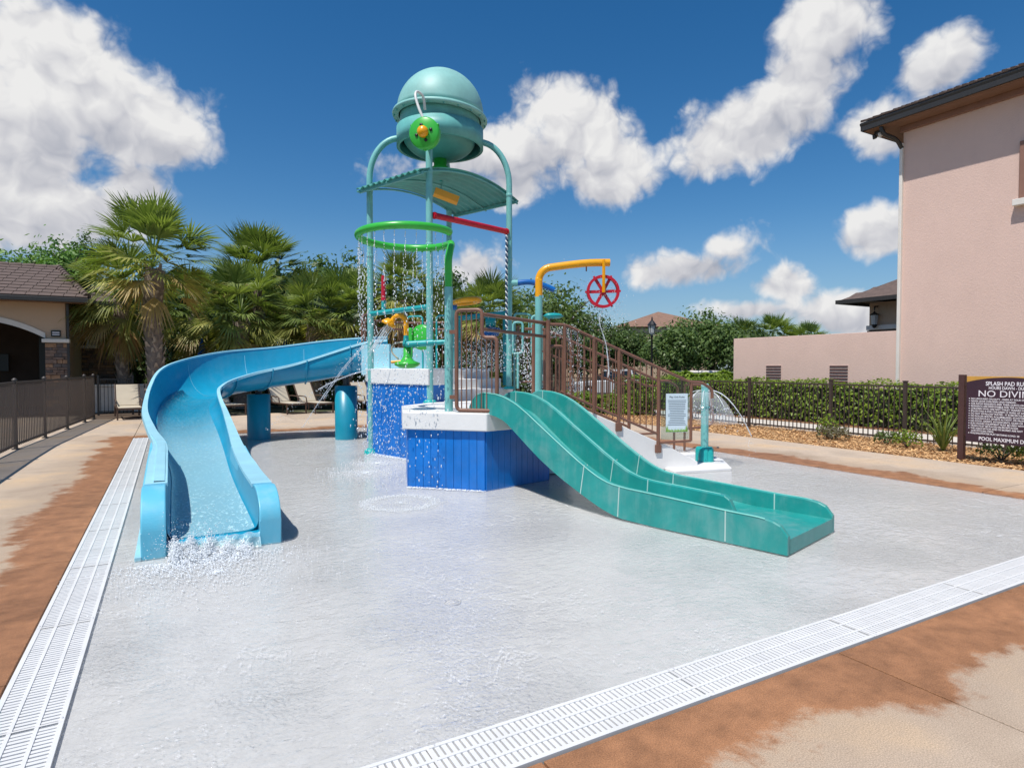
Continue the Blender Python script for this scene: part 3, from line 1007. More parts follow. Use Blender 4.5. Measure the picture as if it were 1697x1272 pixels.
# ---- stairs on the right with two railings
ST0 = Vector((4.80, 7.75, 0))
snor = Vector((-sdir.y, sdir.x, 0))
stair = thing('pool_stairs', 'white plaster stairs with sloping side walls climbing to the low platform', 'stairs', (ST0.x + 1, ST0.y, 0))


def sp(u, v, z):
    return ST0 + sdir * u + snor * v + Vector((0, 0, z))


for v0, v1 in ((-0.02, 0.10), (1.05, 1.17)):
    prof = [(-0.05, 0.0), (2.55, 0.0), (2.55, 0.10), (2.05, 0.36), (0.30, 1.12), (-0.05, 1.12)]
    n = len(prof)
    vs = [sp(u, v0, z) for u, z in prof] + [sp(u, v1, z) for u, z in prof]
    fs = [tuple(range(n)), tuple(range(2 * n - 1, n - 1, -1))] + [(i, n + i, n + (i + 1) % n, (i + 1) % n) for i in range(n)]
    MB().add(vs, fs).build('side_wall', 'white_plaster', stair, bevel=0.01)
for k in range(6):
    u0 = 0.22 + 0.36 * k
    z = 1.0 - 0.165 * (k + 1)
    if z < 0.02:
        break
    MB().prism([sp(u0, 0.10, 0).xy, sp(u0 + 0.36, 0.10, 0).xy, sp(u0 + 0.36, 1.05, 0).xy, sp(u0, 1.05, 0).xy], -0.02, z).build('step', 'white_plaster', stair, bevel=0.008)
MB().prism([sp(-0.15, 0.10, 0).xy, sp(0.22, 0.10, 0).xy, sp(0.22, 1.05, 0).xy, sp(-0.15, 1.05, 0).xy], -0.02, 0.997).build('step', 'white_plaster', stair, bevel=0.008)
plinth = tag(MB().prism([sp(2.0, -0.35, 0).xy, sp(3.0, -0.25, 0).xy, (8.20, 7.35), (8.35, 7.75), sp(3.3, 1.5, 0).xy, sp(2.0, 1.5, 0).xy], -0.02, 0.03).build('stair_plinth', 'white_plaster', bevel=0.012),
             'low white plinth at the foot of the stairs by the jet post', 'plinth')


def stair_rail(label, v, sign_bay):
    t = thing('stair_railing', label, 'railing', tuple(sp(1.2, v, 0)), 'railings of the white stairs')

    def topz(u):
        if u < 0.36:
            return 2.22
        if u < 2.41:
            return 2.22 - (u - 0.36) / 2.05 * 0.87
        return 1.35

    def botz(u):
        return 1.20 - (u - 0.36) / 1.5 * 0.64
    MB().tube(arc_path([sp(0.02, v, 2.22), sp(0.36, v, 2.22), sp(2.41, v, 1.35), sp(2.60, v, 1.35), sp(2.78, v, 1.24), sp(2.78, v, 1.10)], 0.08, 5), 0.024, 12).build('top_rail', 'brown_metal', t)
    MB().tube([sp(0.30, v, botz(0.30)), sp(1.87, v, botz(1.87))], 0.020, 10).build('bottom_rail', 'brown_metal', t)
    MB().tube(arc_path([sp(0.28, v + 0.06, 1.88), sp(1.69, v + 0.06, 1.30), sp(1.86, v + 0.06, 1.30)], 0.1, 5), 0.017, 10).build('grab_rail', 'brown_metal', t)
    for u in (0.36, 0.82, 1.22, 1.87):
        zb = botz(u) - (0.60 - 0.03 if u == 1.22 else 0.06)
        zb = {0.36: 1.10, 0.82: 0.92, 1.22: 0.63, 1.87: 0.28}[u]
        pst = MB().tube([sp(u, v, zb), sp(u, v, topz(u))], 0.028, 12).build('post', 'brown_metal', t)
        if u > 1.1:
            MB().box(sp(u, v + 0.0, zb + 0.05), (0.10, 0.05, 0.13), atan2(sdir.y, sdir.x)).build('base_plate', 'brown_metal', pst, bevel=0.01)
    MB().tube([sp(2.42, v, 0.44), sp(2.42, v, 1.35)], 0.024, 12).build('post', 'brown_metal', t)
    MB().tube([sp(1.87, v, 0.42), sp(2.42, v, 0.44)], 0.020, 10).build('toe_rail', 'brown_metal', t)
    n = 15
    for k in range(1, n):
        u = 0.36 + (1.87 - 0.36) * k / n
        if min(abs(u - 0.82), abs(u - 1.22)) < 0.03:
            continue
        MB().tube([sp(u, v, botz(u)), sp(u, v, topz(u))], 0.0085, 8).build('baluster', 'brown_metal', t)
    return t


near_rail = stair_rail('near brown stair railing with posts bolted to the white side wall', -0.03, True)
far_rail = stair_rail('far brown stair railing seen through the bars of the nearer one', 1.11, False)
MB().box(sp(2.15, -0.03, 0.92), (0.46, 0.012, 0.90), atan2(sdir.y, sdir.x)).build('clear_panel', 'acrylic', near_rail)
notice = thing('rules_notice', 'pale blue rules notice with grass border on the clear stair panel', 'notice', tuple(sp(2.15, -0.05, 0.9)))
rzs = atan2(sdir.y, sdir.x)
MB().box(sp(2.17, -0.045, 0.88), (0.36, 0.012, 0.60), rzs).build('board', 'sheet_pale', notice)
gr = MB()
for k in range(40):
    u = 2.17 - 0.175 + 0.35 * k / 39
    h = 0.035 + 0.03 * random.random() + (0.05 if k < 4 or k > 35 else 0)
    gr.add([sp(u - 0.010, -0.0525, 0.585), sp(u + 0.010, -0.0525, 0.585), sp(u + random.uniform(-.008, .008), -0.0525, 0.585 + h)], [(0, 1, 2)])
gr.build('grass_border', 'grass_print', notice)


def text(body, size, loc, rot, material, parent, name='lettering', align='LEFT', sx=1.0, bold=0.0):
    cu = bpy.data.curves.new(name, 'FONT')
    cu.body = body
    cu.size = size
    cu.align_x = align
    cu.extrude = 0.0008
    cu.offset = bold
    cu.resolution_u = 3
    cu.materials.append(MAT[material])
    src = bpy.data.objects.new(name, cu)
    COL.objects.link(src)
    me = bpy.data.meshes.new_from_object(src)
    bpy.data.objects.remove(src)
    if not me.materials:
        me.materials.append(MAT[material])
    o = bpy.data.objects.new(name, me)
    COL.objects.link(o)
    o.parent = parent
    o.location = Vector(loc) - WLOC[parent.name]
    o.rotation_euler = rot
    o.scale = (sx, 1, 1)
    return o


text('Play Unit Rules', 0.042, sp(2.17, -0.0525, 1.115), (pi / 2, 0, rzs), 'print_grey', notice, 'heading', 'CENTER')
for k in range(15):
    w = random.choice((0.30, 0.28, 0.31, 0.24))
    MB().box(sp(2.17, -0.0525, 1.075 - 0.027 * k), (w, 0.002, 0.006), rzs).build('text_line', 'print_grey', notice)


# ---- green twin lane slide
sl_dir = Vector((cos(radians(-75)), sin(radians(-75)), 0))
sl_nor = Vector((-sl_dir.y, sl_dir.x, 0))
SO = Vector((3.56, 7.11, 0))


def gs(u, v, z):
    return SO + sl_dir * u + sl_nor * v + Vector((0, 0, z))


BOT = [(-0.32, 1.0), (0.03, 0.99), (0.2, 0.965), (0.37, 0.91), (0.57, 0.775), (0.77, 0.635), (0.96, 0.51), (1.14, 0.405), (1.32, 0.31), (1.52, 0.22),
       (1.72, 0.13), (1.9, 0.06), (2.11, 0.004), (2.5, -0.006), (3.29, -0.006), (3.86, -0.006)]
TOPP = [(-0.32, 1.06), (-0.27, 1.16), (-0.20, 1.22), (-0.05, 1.265), (0.2, 1.25), (0.37, 1.215), (0.57, 1.14), (0.77, 1.03), (0.96, 0.91), (1.14, 0.80), (1.32, 0.69), (1.52, 0.57),
        (1.71, 0.465), (1.85, 0.40), (2.0, 0.355), (2.2, 0.335), (2.53, 0.325), (3.32, 0.29), (3.60, 0.285), (3.72, 0.27), (3.80, 0.235), (3.845, 0.19), (3.86, 0.155)]


def interp(tab, u):
    if u <= tab[0][0]:
        return tab[0][1]
    for (a, b), (c, d) in zip(tab, tab[1:]):
        if u <= c:
            return b + (d - b) * (u - a) / (c - a)
    return tab[-1][1]


def smoothtab(tab, u, w=0.09):
    return sum(interp(tab, u + k * w / 3) for k in (-2, -1, 0, 1, 2)) / 5


gslide = thing('green_slide', 'sea green twin lane slide curving down from the low platform to the water', 'slide', tuple(gs(1.8, 0.55, 0)))
GW = 1.12
us = [-0.32 + 4.18 * k / 72 for k in range(73)]


def floor_z(u):
    z = smoothtab(BOT, u) + 0.05
    return max(z, 0.125) if u > 1.4 else z


# lanes: two dished floors
for (va, vb) in ((0.04, 0.56), (0.56, 1.08)):
    top_r, bot_r = [], []
    for u in us:
        row, rb_ = [], []
        for k in range(9):
            t = k / 8
            v = va + (vb - va) * t
            dish = 0.035 * (2 * t - 1) ** 4 * max(0.0, min(1.0, 1 - (u - 2.7) / 0.4))
            row.append(gs(u, v, floor_z(u) + dish))
            rb_.append(gs(u, v, max(smoothtab(BOT, u), -0.01)))
        top_r.append(row)
        bot_r.append(rb_)
    m = MB().loft([list(reversed(r)) for r in top_r]).loft(bot_r)
    e = len(us) - 1
    m.loft([top_r[e], bot_r[e]])
    m.build('lane', 'slide_green', gslide)


def gwall(v0, v1, ua, ub, endround=True, cut=None):
    """side wall of the slide: thick shell with a rolled top edge"""
    U = [ua + (ub - ua) * k / 64 for k in range(65)]
    rings = []
    for u in U:
        zb = smoothtab(BOT, u, 0.08)
        zt = smoothtab(TOPP, u, 0.05)
        if u > 3.70:
            zt = interp(TOPP, u)
        if cut is not None and u > cut - 0.12:
            k = (u - (cut - 0.12)) / 0.12
            zt = zb + 0.10 + (zt - zb - 0.10) * sqrt(max(0, 1 - k * k * 0.9))
        zt = max(zt, zb + 0.02)
        r = min(0.012, (zt - zb) * 0.4)
        rings.append([gs(u, v0, zb), gs(u, v0, zt - r), gs(u, v0 + r * 0.6, zt), gs(u, v1 - r * 0.6, zt), gs(u, v1, zt - r), gs(u, v1, zb)])
    m = MB().loft(rings, closed=True, smooth=False)
    m.add(rings[0], [tuple(range(5, -1, -1))]).add(rings[-1], [tuple(range(6))])
    w = m.build('side_wall', 'slide_green', gslide)
    for p in w.data.polygons:
        p.use_smooth = False
    # pale worn lip along the top
    lip = MB()
    pts = []
    for u in U[2:-3]:
        zt = smoothtab(TOPP, u, 0.05)
        if cut is not None and u > cut - 0.14:
            continue
        pts.append(gs(u, v0 + 0.002 if v0 < 0.3 else (v0 + v1) / 2, zt - 0.004))
    lip.tube(pts, 0.0075, 6).build('worn_edge', 'slide_green_rim', w)
    for us_ in (0.02, 1.62, 2.11, 3.30):
        if us_ > ub - 0.15:
            continue
        zb, zt = smoothtab(BOT, us_, 0.08), smoothtab(TOPP, us_, 0.05)
        slope = (smoothtab(BOT, us_ + 0.1) - smoothtab(BOT, us_ - 0.1)) / 0.2
        lean = -slope * (zt - zb) * 0.35
        MB().bar(gs(us_ - lean * 0.5, v0 - 0.001, zb + 0.01), gs(us_ + lean * 0.5, v0 - 0.001, zt - 0.004), 0.006, 0.011).build('seam', 'seam', w)
        MB().bar(gs(us_ - lean * 0.3, v1 + 0.001, zb + 0.06), gs(us_ + lean * 0.5, v1 + 0.001, zt - 0.004), 0.006, 0.010).build('seam', 'seam', w)
    return w


gwall(0.0, 0.055, -0.32, 3.86)
gwall(0.535, 0.605, -0.25, 3.12, cut=3.12)
gwall(1.065, 1.12, -0.32, 3.86)

# ---- yellow arm with red paddle wheel
arm = thing('water_wheel_post', 'teal post bending into a yellow arm with a red water wheel', 'spray post', (4.84, 7.86, 0.9))
ab = Vector((4.84, 7.87, 0))
adir = Vector((RX, RY, 0))
MB().tube([ab + Vector((0, 0, 0.95)), ab + Vector((0, 0, 2.66))], 0.056, 18).build('post', 'pole_teal', arm)
yp = [ab + Vector((0, 0, 2.64)), ab + Vector((0, 0, 2.88))]
for k in range(1, 10):
    a = k / 9 * radians(80)
    yp.append(ab + adir * (0.20 * (1 - cos(a))) + Vector((0, 0, 2.88 + 0.20 * sin(a))))
yp += [ab + adir * 0.45 + Vector((0, 0, 3.115)), ab + adir * 0.75 + Vector((0, 0, 3.145)), ab + adir * 1.06 + Vector((0, 0, 3.15))]
MB().tube(catmull(yp, 3), 0.056, 18).build('arm_pipe', 'yellow', arm)
hub = ab + adir * 0.96 + Vector((0, 0, 2.72))
vdirn = Vector((-FX, -FY, 0))
MB().bar(hub + vdirn * 0.07 + Vector((0, 0, 0.46)), hub + vdirn * 0.07 + Vector((0, 0, -0.02)), 0.02, 0.05).build('fork', 'yellow', arm)
MB().tube([ab + adir * 0.71 + Vector((0, 0, 3.10)), ab + adir * 0.71 + Vector((0, 0, 3.02))], 0.010, 8).build('spout', 'brown_metal', arm)
wheel = MB().lathe([(0.0, 0.05), (0.035, 0.05), (0.035, -0.05), (0, -0.05)], hub, 16, vdirn.to_track_quat('Z', 'Y').to_matrix()).build('wheel', 'red', arm)
tag(wheel, 'red six spoke paddle wheel')
RWm = vdirn.to_track_quat('Z', 'Y').to_matrix()
MB().lathe([(0.205, -0.04), (0.245, -0.04), (0.245, 0.04), (0.205, 0.04), (0.205, -0.04)], hub, 48, RWm, smooth=False).build('rim', 'red', wheel)
for k in range(6):
    a = k * pi / 3 + 0.03
    d = RWm @ Vector((cos(a), sin(a), 0))
    MB().bar(hub + d * 0.02, hub + d * 0.21, 0.024, 0.045).build('spoke', 'red', wheel)
    MB().bar(hub + d * 0.24, hub + d * 0.268, 0.012, 0.03).build('paddle', 'red', wheel)

# ---- jet post
JP = Vector((7.74, 7.33, 0))
jet = thing('jet_post', 'short pale teal spray post on a turquoise base at the foot of the stairs', 'spray post', tuple(JP))
MB().tube([JP + Vector((0, 0, 0.2)), JP + Vector((0, 0, 1.29))], 0.062, 20).build('post', 'pole_teal', jet)
MB().lathe([(0.0, 0.028), (0.05, 0.026), (0.066, 0.0), (0.066, -0.03)], JP + Vector((0, 0, 1.29)), 20).build('cap', 'hood_teal', jet)
bs = MB()
for k in range(4):
    a = k * pi / 2 + 0.5
    bs.lathe([(0.0, 0.27), (0.06, 0.27), (0.085, 0.24), (0.088, 0.0)], JP + Vector((0.062 * cos(a), 0.062 * sin(a), 0)), 18)
bs.build('base', 'foot_teal', jet)
for zz in (0.93, 0.80):
    for k in range(6):
        a = k * pi / 3
        MB().tube([JP + Vector((0.055 * cos(a), 0.055 * sin(a), zz)), JP + Vector((0.075 * cos(a), 0.075 * sin(a), zz))], 0.008, 8).build('nozzle', 'pipe_teal', jet)
loopr = tag(MB().tube(arc_path([(8.55, 8.6, 1.25), (9.0, 8.45, 1.25), (9.15, 8.4, 0.45), (8.55, 8.6, 0.42), (8.35, 8.68, 0.42)], 0.25, 8), 0.022, 10).build('rail_loop', 'brown_metal'),
            'rounded brown handrail loop behind the jet post', 'handrail')
for p in ((8.55, 8.6), (8.36, 8.68)):
    MB().tube([(p[0], p[1], 0.0), (p[0], p[1], 1.25 if p[0] > 8.5 else 0.44)], 0.022, 10).build('upright', 'brown_metal', loopr)

# ---- sprayers on the front of the tower
noz = thing('yellow_sprayer', 'yellow shower-head sprayer on a bent neck beside the tower', 'sprayer', (2.9, 8.4, 1.9))
q0 = Vector((PB.x, PB.y, 1.93))
q1 = Vector((2.80, 7.98, 1.90))
MB().tube([q0, q0 + (q1 - q0) * 0.45], 0.034, 14).build('pipe', 'pipe_teal', noz)
MB().tube([q0 + (q1 - q0) * 0.35, q1], 0.044, 14).build('pipe_sleeve', 'pipe_teal', noz)
MB().tube([q1, q1 + Vector((0, 0, 0.13))], [0.042, 0.03], 14).build('neck_base', 'pipe_teal', noz)
side = Vector((-RX, -RY, 0))
nk = [q1 + Vector((0, 0, 0.12)), q1 + Vector((0, 0, 0.30)), q1 + Vector((0, 0, 0.36)) + side * 0.03, q1 + Vector((0, 0, 0.39)) + side * 0.09,
      q1 + Vector((0, 0, 0.365)) + side * 0.15, q1 + Vector((0, 0, 0.30)) + side * 0.20]
MB().tube(catmull(nk, 5), 0.033, 14).build('neck', 'yellow', noz)
hd_c = q1 + Vector((0, 0, 0.285)) + side * 0.23
hd_ax = (side * 0.45 + Vector((0, 0, -0.9))).normalized()
MB().lathe([(0.0, -0.06), (0.045, -0.06), (0.10, 0.0), (0.10, 0.03), (0.0, 0.035)], hd_c, 24, hd_ax.to_track_quat('Z', 'Y').to_matrix()).build('head', 'yellow', noz)
gun = thing('green_spinner', 'green cone spinner with a yellow handle hanging under the teal pipe', 'spinner', (2.8, 8.0, 1.6))
gc = Vector((2.83, 8.02, 1.60))
MB().lathe([(0.0, 0.30), (0.05, 0.30), (0.055, 0.14), (0.09, 0.08), (0.17, 0.05), (0.175, 0.02), (0.10, -0.02), (0.0, -0.03)], gc, 28).build('cone', 'green', gun)
MB().lathe([(0.0, 0.345), (0.062, 0.345), (0.062, 0.27), (0.0, 0.27)], gc, 20).build('collar', 'pipe_teal', gun)
MB().tube([gc + side * 0.08 + Vector((0, 0, 0.07)), gc + side * 0.22 + Vector((0, 0, 0.06))], 0.02, 10).build('handle', 'yellow', gun)
MB().tube(catmull([gc + side * 0.05 + Vector((0, 0, 0.33)), gc + side * 0.18 + Vector((0, 0, 0.31)), gc + side * 0.21 + Vector((0, 0, 0.2)), gc + side * 0.12 + Vector((0, 0, 0.1))], 5), 0.011, 8).build('hose', 'sling', gun)
can2 = thing('red_cannon', 'upright red spray tube standing on the teal cross pipe', 'sprayer', (3.42, 10.75, 2.6))
cb = PA + (PC - PA) * 0.24
MB().tube([(cb.x, cb.y, 2.58), (cb.x, cb.y, 2.80)], 0.040, 14).build('base', 'pipe_teal', can2)
MB().tube([(cb.x, cb.y, 2.79), (cb.x, cb.y, 2.82), (cb.x, cb.y, 3.22)], [0.05, 0.042, 0.038], 14).build('tube', 'red', can2)
MB().tube([(cb.x, cb.y, 3.215), (cb.x, cb.y, 3.24)], 0.032, 14).build('tip', 'red', can2)
gpn = thing('green_play_panel', 'green play panel with a round wheel on the tall platform', 'play panel', (4.1, 11.2, TOP))
pw = Vector((4.18, 11.0, 2.15))
Rp = Vector((-0.75, -0.66, 0)).normalized().to_track_quat('Z', 'Y').to_matrix()
MB().lathe([(0.0, 0.05), (0.20, 0.05), (0.24, 0.02), (0.24, -0.04), (0, -0.04)], pw, 30, Rp).build('wheel', 'green', gpn)
MB().box(pw + Vector((-0.22, 0.12, -0.1)), (0.14, 0.06, 0.56), radians(-40)).build('panel', 'green', gpn, bevel=0.02)
for dx in (-0.32, 0.30):
    p = pw + Vector((dx * 0.66, -dx * 0.75, 0))
    MB().tube(arc_path([(p.x, p.y, TOP), (p.x, p.y, 2.55), (p.x + 0.22, p.y - 0.24, 2.55), (p.x + 0.22, p.y - 0.24, TOP)], 0.08, 5), 0.018, 10).build('hand_loop', 'pipe_teal', gpn)

# back of the tall platform: railing, loops, side arms
brail = thing('platform_railing', 'brown tube railing around the back of the tall platform', 'railing', (4.0, 13.2, TOP))
bp_ = [Vector((3.72, 13.25, 0)), Vector((4.05, 13.55, 0)), Vector((4.9, 13.85, 0)), Vector((5.8, 13.0, 0))]
for z in (2.62, 2.46):
    MB().tube(arc_path([p + Vector((0, 0, z)) for p in bp_], 0.1, 5), 0.024, 10).build('rail', 'brown_metal', brail)
for p in (bp_[0], bp_[1], bp_[2], bp_[3]):
    MB().tube([p + Vector((0, 0, TOP)), p + Vector((0, 0, 2.62))], 0.026, 10).build('post', 'brown_metal', brail)
MB().tube(arc_path([Vector((3.60, 13.05, 1.85)), Vector((3.60, 13.05, 2.68)), Vector((3.80, 13.30, 2.74)), Vector((3.80, 13.30, 1.85))], 0.10, 5), 0.026, 10).build('end_frame', 'brown_metal', brail)
for a_, b_ in ((bp_[0], bp_[1]), (bp_[1], bp_[2]), (bp_[2], bp_[3])):
    n = int((b_ - a_).length / 0.12)
    for k in range(1, n):
        p = a_ + (b_ - a_) * (k / n)
        MB().tube([p + Vector((0, 0, TOP + 0.05)), p + Vector((0, 0, 2.46))], 0.009, 6).build('baluster', 'brown_metal', brail)
yl_ = thing('yellow_loop_spout', 'flat yellow loop spout with a blue bracket behind the ring post', 'spout', (4.7, 11.3, 2.8))
yc = ld(-0.86, 11.75, 2.84)
pts = [yc + Vector((RX, RY, 0)) * (0.24 * cos(a)) + Vector((FX, FY, 0)) * (0.30 * sin(a)) + Vector((0, 0, 0.03 * cos(a))) for a in [k / 28 * 2 * pi for k in range(28)]]
MB().tube(pts, 0.05, 12, closed=True).build('loop', 'yellow', yl_)
MB().box(yc + Vector((RX, RY, 0)) * -0.27 + Vector((0, 0, -0.08)), (0.16, 0.16, 0.17), -HEAD).build('bracket', 'blue_pipe', yl_, bevel=0.03)
MB().tube([yc + Vector((RX, RY, 0)) * -0.27 + Vector((0, 0, -0.1)), yc + Vector((RX, RY, 0)) * -0.27 + Vector((0, 0, -1.25))], 0.045, 12).build('post', 'pole_teal', yl_)
bl = thing('blue_spray_pipe', 'dark blue curved pipe arm reaching right from the right teal post', 'pipe', (PD.x, PD.y, 3.2))
d0 = Vector((PD.x, PD.y, 3.18))
MB().tube([d0, d0 + adir * 0.16], 0.062, 16).build('collar', 'pole_teal', bl)
MB().tube(catmull([d0 + adir * 0.14, d0 + adir * 0.38 + Vector((0, 0, 0.02)), d0 + adir * 0.62 - Vector((0, 0, 0.03)), d0 + adir * 0.86 - Vector((0, 0, 0.13))], 6), 0.052, 16).build('arm', 'blue_pipe', bl)
for nm, (l0, dd) in (('loop_near_right', (0.02, 11.45)), ('loop_by_yellow', (0.36, 11.2))):
    c = ld(l0, dd)
    t = thing('grab_loop', 'slim teal grab loop %s' % ('beside the right teal post' if l0 < 0.1 else 'just left of the yellow armed post'), 'grab rail', (c.x, c.y, 1.18), 'teal grab loops')
    w2 = adir * 0.18
    MB().tube(arc_path([c + Vector((0, 0, 1.85)), c + Vector((0, 0, 2.52 if l0 > 0.1 else 2.42)), c + w2 + Vector((0, 0, 2.52 if l0 > 0.1 else 2.42)), c + w2 + Vector((0, 0, 1.85)), c + Vector((0, 0, 1.84))], 0.07, 5), 0.021, 10).build('loop', 'pole_teal', t)
    MB().tube([c + w2 * 0.5 + Vector((0, 0, 1.19)), c + w2 * 0.5 + Vector((0, 0, 1.85))], 0.025, 10).build('stem', 'pole_teal', t)
tb = thing('teal_spill_pipe', 'horizontal teal pipe with a blue basket at the back of the structure', 'pipe', tuple(ld(-0.6, 13.0, 1.6)))
MB().tube([ld(-1.25, 13.0, 2.60), ld(-0.1, 13.0, 2.72)], 0.055, 14).build('pipe', 'pipe_teal', tb)
for l in (-1.1, -0.15):
    MB().tube([ld(l, 13.0, 1.2), ld(l, 13.0, 2.65)], 0.045, 12).build('leg', 'pipe_teal', tb)
MB().lathe([(0.0, 0.0), (0.17, 0.0), (0.20, 0.16), (0.17, 0.16), (0.14, 0.03)], ld(-0.45, 12.9, 2.24), 24).build('basket', 'blue_pipe', tb)
MB().lathe([(0.0, 0.0), (0.11, 0.0), (0.11, 0.20), (0.0, 0.20)], ld(-0.45, 12.9, 2.42), 20).build('basket_drum', 'pipe_teal', tb)
tg = thing('teal_ladder_gate', 'small teal tube gate behind the right posts', 'gate', tuple(ld(0.35, 12.4, 1.5)))
MB().tube(arc_path([ld(0.05, 12.4, 2.22), ld(0.05, 12.4, 2.66), ld(0.30, 12.4, 2.66), ld(0.62, 12.4, 2.48), ld(0.62, 12.4, 2.22), ld(0.06, 12.4, 2.22)], 0.06, 4), 0.022, 10).build('frame', 'pole_teal', tg)
for l in (0.2, 0.34, 0.48):
    MB().tube([ld(l, 12.4, 2.22), ld(l, 12.4, 2.60)], 0.013, 8).build('bar', 'pole_teal', tg)
for l in (0.05, 0.62):
    MB().tube([ld(l, 12.4, 1.0), ld(l, 12.4, 2.24)], 0.022, 10).build('leg', 'pole_teal', tg)
lf = thing('teal_paddle', 'oval teal paddle on a thin stem above the stair railing', 'paddle', tuple(ld(0.72, 11.0, 1.2)))
MB().lathe([(0.0, 0.055), (0.10, 0.045), (0.16, 0.0), (0.10, -0.04), (0.0, -0.05)], ld(0.74, 11.0, 2.50), 24, Matrix.Diagonal((1.3, 0.8, 1.0))).build('blade', 'pipe_teal', lf)
MB().tube([ld(0.66, 11.0, 2.48), ld(0.60, 11.0, 1.2)], 0.02, 8).build('stem', 'pole_teal', lf)
bk = thing('back_rail_panel', 'low brown barred rail panel at the back right of the structure', 'guard rail', tuple(ld(0.6, 12.0, 1.0)))
MB().tube([ld(0.12, 12.0, 2.16), ld(0.8, 12.0, 2.16)], 0.024, 10).build('rail', 'brown_metal', bk)
MB().tube([ld(0.12, 12.0, 1.30), ld(0.8, 12.0, 1.30)], 0.024, 10).build('rail', 'brown_metal', bk)
MB().tube([ld(0.12, 12.0, 1.0), ld(0.12, 12.0, 2.4)], 0.028, 10).build('post', 'brown_metal', bk)
for k in range(1, 8):
    MB().tube([ld(0.12 + 0.09 * k, 12.0, 1.30), ld(0.12 + 0.09 * k, 12.0, 2.16)], 0.009, 6).build('baluster', 'brown_metal', bk)


# ---- blue open flume slide
blue = thing('blue_slide', 'light blue open flume slide curving from the tower down to the pad on the left', 'slide', (0.35, 8.0, 0))
#  inner rim, outer rim, floor height
STN = [((3.95, 12.45, 2.15), (4.25, 13.35, 2.26), 1.56),
       ((3.53, 12.82, 2.09), (3.75, 13.80, 2.24), 1.50),
       ((2.84, 13.66, 1.82), (3.13, 14.60, 2.19), 1.33),
       ((2.31, 13.97, 1.64), (2.14, 15.20, 2.05), 1.20),
       ((1.63, 14.02, 1.48), (1.05, 15.30, 1.93), 1.07),
       ((1.12, 13.72, 1.33), (0.25, 14.95, 1.73), 0.95),
       ((0.86, 13.14, 1.22), (-0.15, 14.25, 1.53), 0.84),
       ((0.75, 12.39, 1.12), (-0.31, 13.15, 1.22), 0.72),
       ((0.77, 11.39, 0.86), (-0.34, 11.75, 0.90), 0.55),
       ((0.74, 9.90, 0.66), (-0.20, 10.2, 0.70), 0.36),
       ((0.70, 8.60, 0.53), (-0.06, 8.8, 0.63), 0.22),
       ((0.69, 7.40, 0.46), (-0.045, 7.5, 0.585), 0.145),
       ((0.69, 6.50, 0.45), (-0.045, 6.55, 0.535), 0.115),
       ((0.69, 6.25, 0.425), (-0.045, 6.27, 0.49), 0.105),
       ((0.69, 6.02, 0.34), (-0.045, 6.02, 0.37), 0.10)]
SEG = 7
inn = catmull([s[0] for s in STN], SEG)
oun = catmull([s[1] for s in STN], SEG)
flz = [v.x for v in catmull([(s[2], 0, 0) for s in STN], SEG)]
NS = len(inn)


def section(i, off=0.0):
    """rounded U section from outer rim down across the bed to the inner rim; off > 0 is the outside skin"""
    I, O, z = inn[i], oun[i], flz[i]
    ax = (Vector((I.x, I.y, 0)) - Vector((O.x, O.y, 0)))
    w = ax.length
    ax.normalize()
    k_ = max(0.0, min(1.0, (i - (NS - 44)) / 26.0))
    ex = 2.0 / (2.35 + 4.5 * k_)
    c = Vector(((I.x + O.x) / 2, (I.y + O.y) / 2, z))
    pts = []
    NP = 28
    for k in range(NP + 1):
        th = (2 * k / NP - 1) * pi / 2
        sg_ = -1 if th < 0 else 1
        sh_ = (O.z - z) if th < 0 else (I.z - z)
        xx = 0.5 * w * abs(sin(th)) ** ex
        hh = sh_ * (1 - max(cos(th), 0.0) ** ex)
        fx, fz = abs(sin(th)), max(cos(th), 0.0)
        pts.append(c + ax * (sg_ * (xx + off * fx)) + Vector((0, 0, hh - off * fz)))
    return pts


inner_rows = [section(i) for i in range(NS)]
outer_rows = [section(i, 0.035) for i in range(NS)]
fl = MB().loft(inner_rows).loft([list(reversed(r)) for r in outer_rows])
flume = fl.build('flume', 'slide_blue', blue)
# rims
for which, name in ((0, 'outer_rim'), (-1, 'inner_rim')):
    rings = []
    for i in range(NS):
        p = inner_rows[i][which]
        if p.y < 6.42:
            break
        I, O = inn[i], oun[i]
        ax = Vector((O.x - I.x, O.y - I.y, 0)).normalized() * (1 if which == 0 else -1)
        k = max(0.0, min(1.0, (i - (NS - 46)) / 22.0))
        wd = (0.055 if which else 0.06) * (1 - k) + 0.17 * k
        rings.append([p + ax * -0.012 + Vector((0, 0, -0.02)), p + ax * -0.010 + Vector((0, 0, 0.014)), p + ax * wd + Vector((0, 0, 0.014)), p + ax * (wd + 0.008) + Vector((0, 0, -0.035)), p + ax * (wd - 0.008) + Vector((0, 0, -0.035))])
    m = MB().loft(rings, closed=True, smooth=False)
    m.add(rings[0], [tuple(range(5))]).add(rings[-1], [tuple(range(4, -1, -1))])
    m.build(name, 'slide_rim', flume)
# flanged joints on the outside
for i in (9, 17, 25, 34, 43, 55):
    pa = section(i, 0.075)
    pb = section(i, 0.03)
    nx = (inn[min(i + 1, NS - 1)] - inn[i])
    nx.z = 0
    nx = nx.normalized() * 0.02
    m = MB()
    m.loft([pa, [p + nx for p in pa]], smooth=False).loft([[p + nx for p in pb], [p + nx for p in pa]], smooth=False).loft([pa, pb], smooth=False)
    m.build('joint_flange', 'slide_blue', blue)
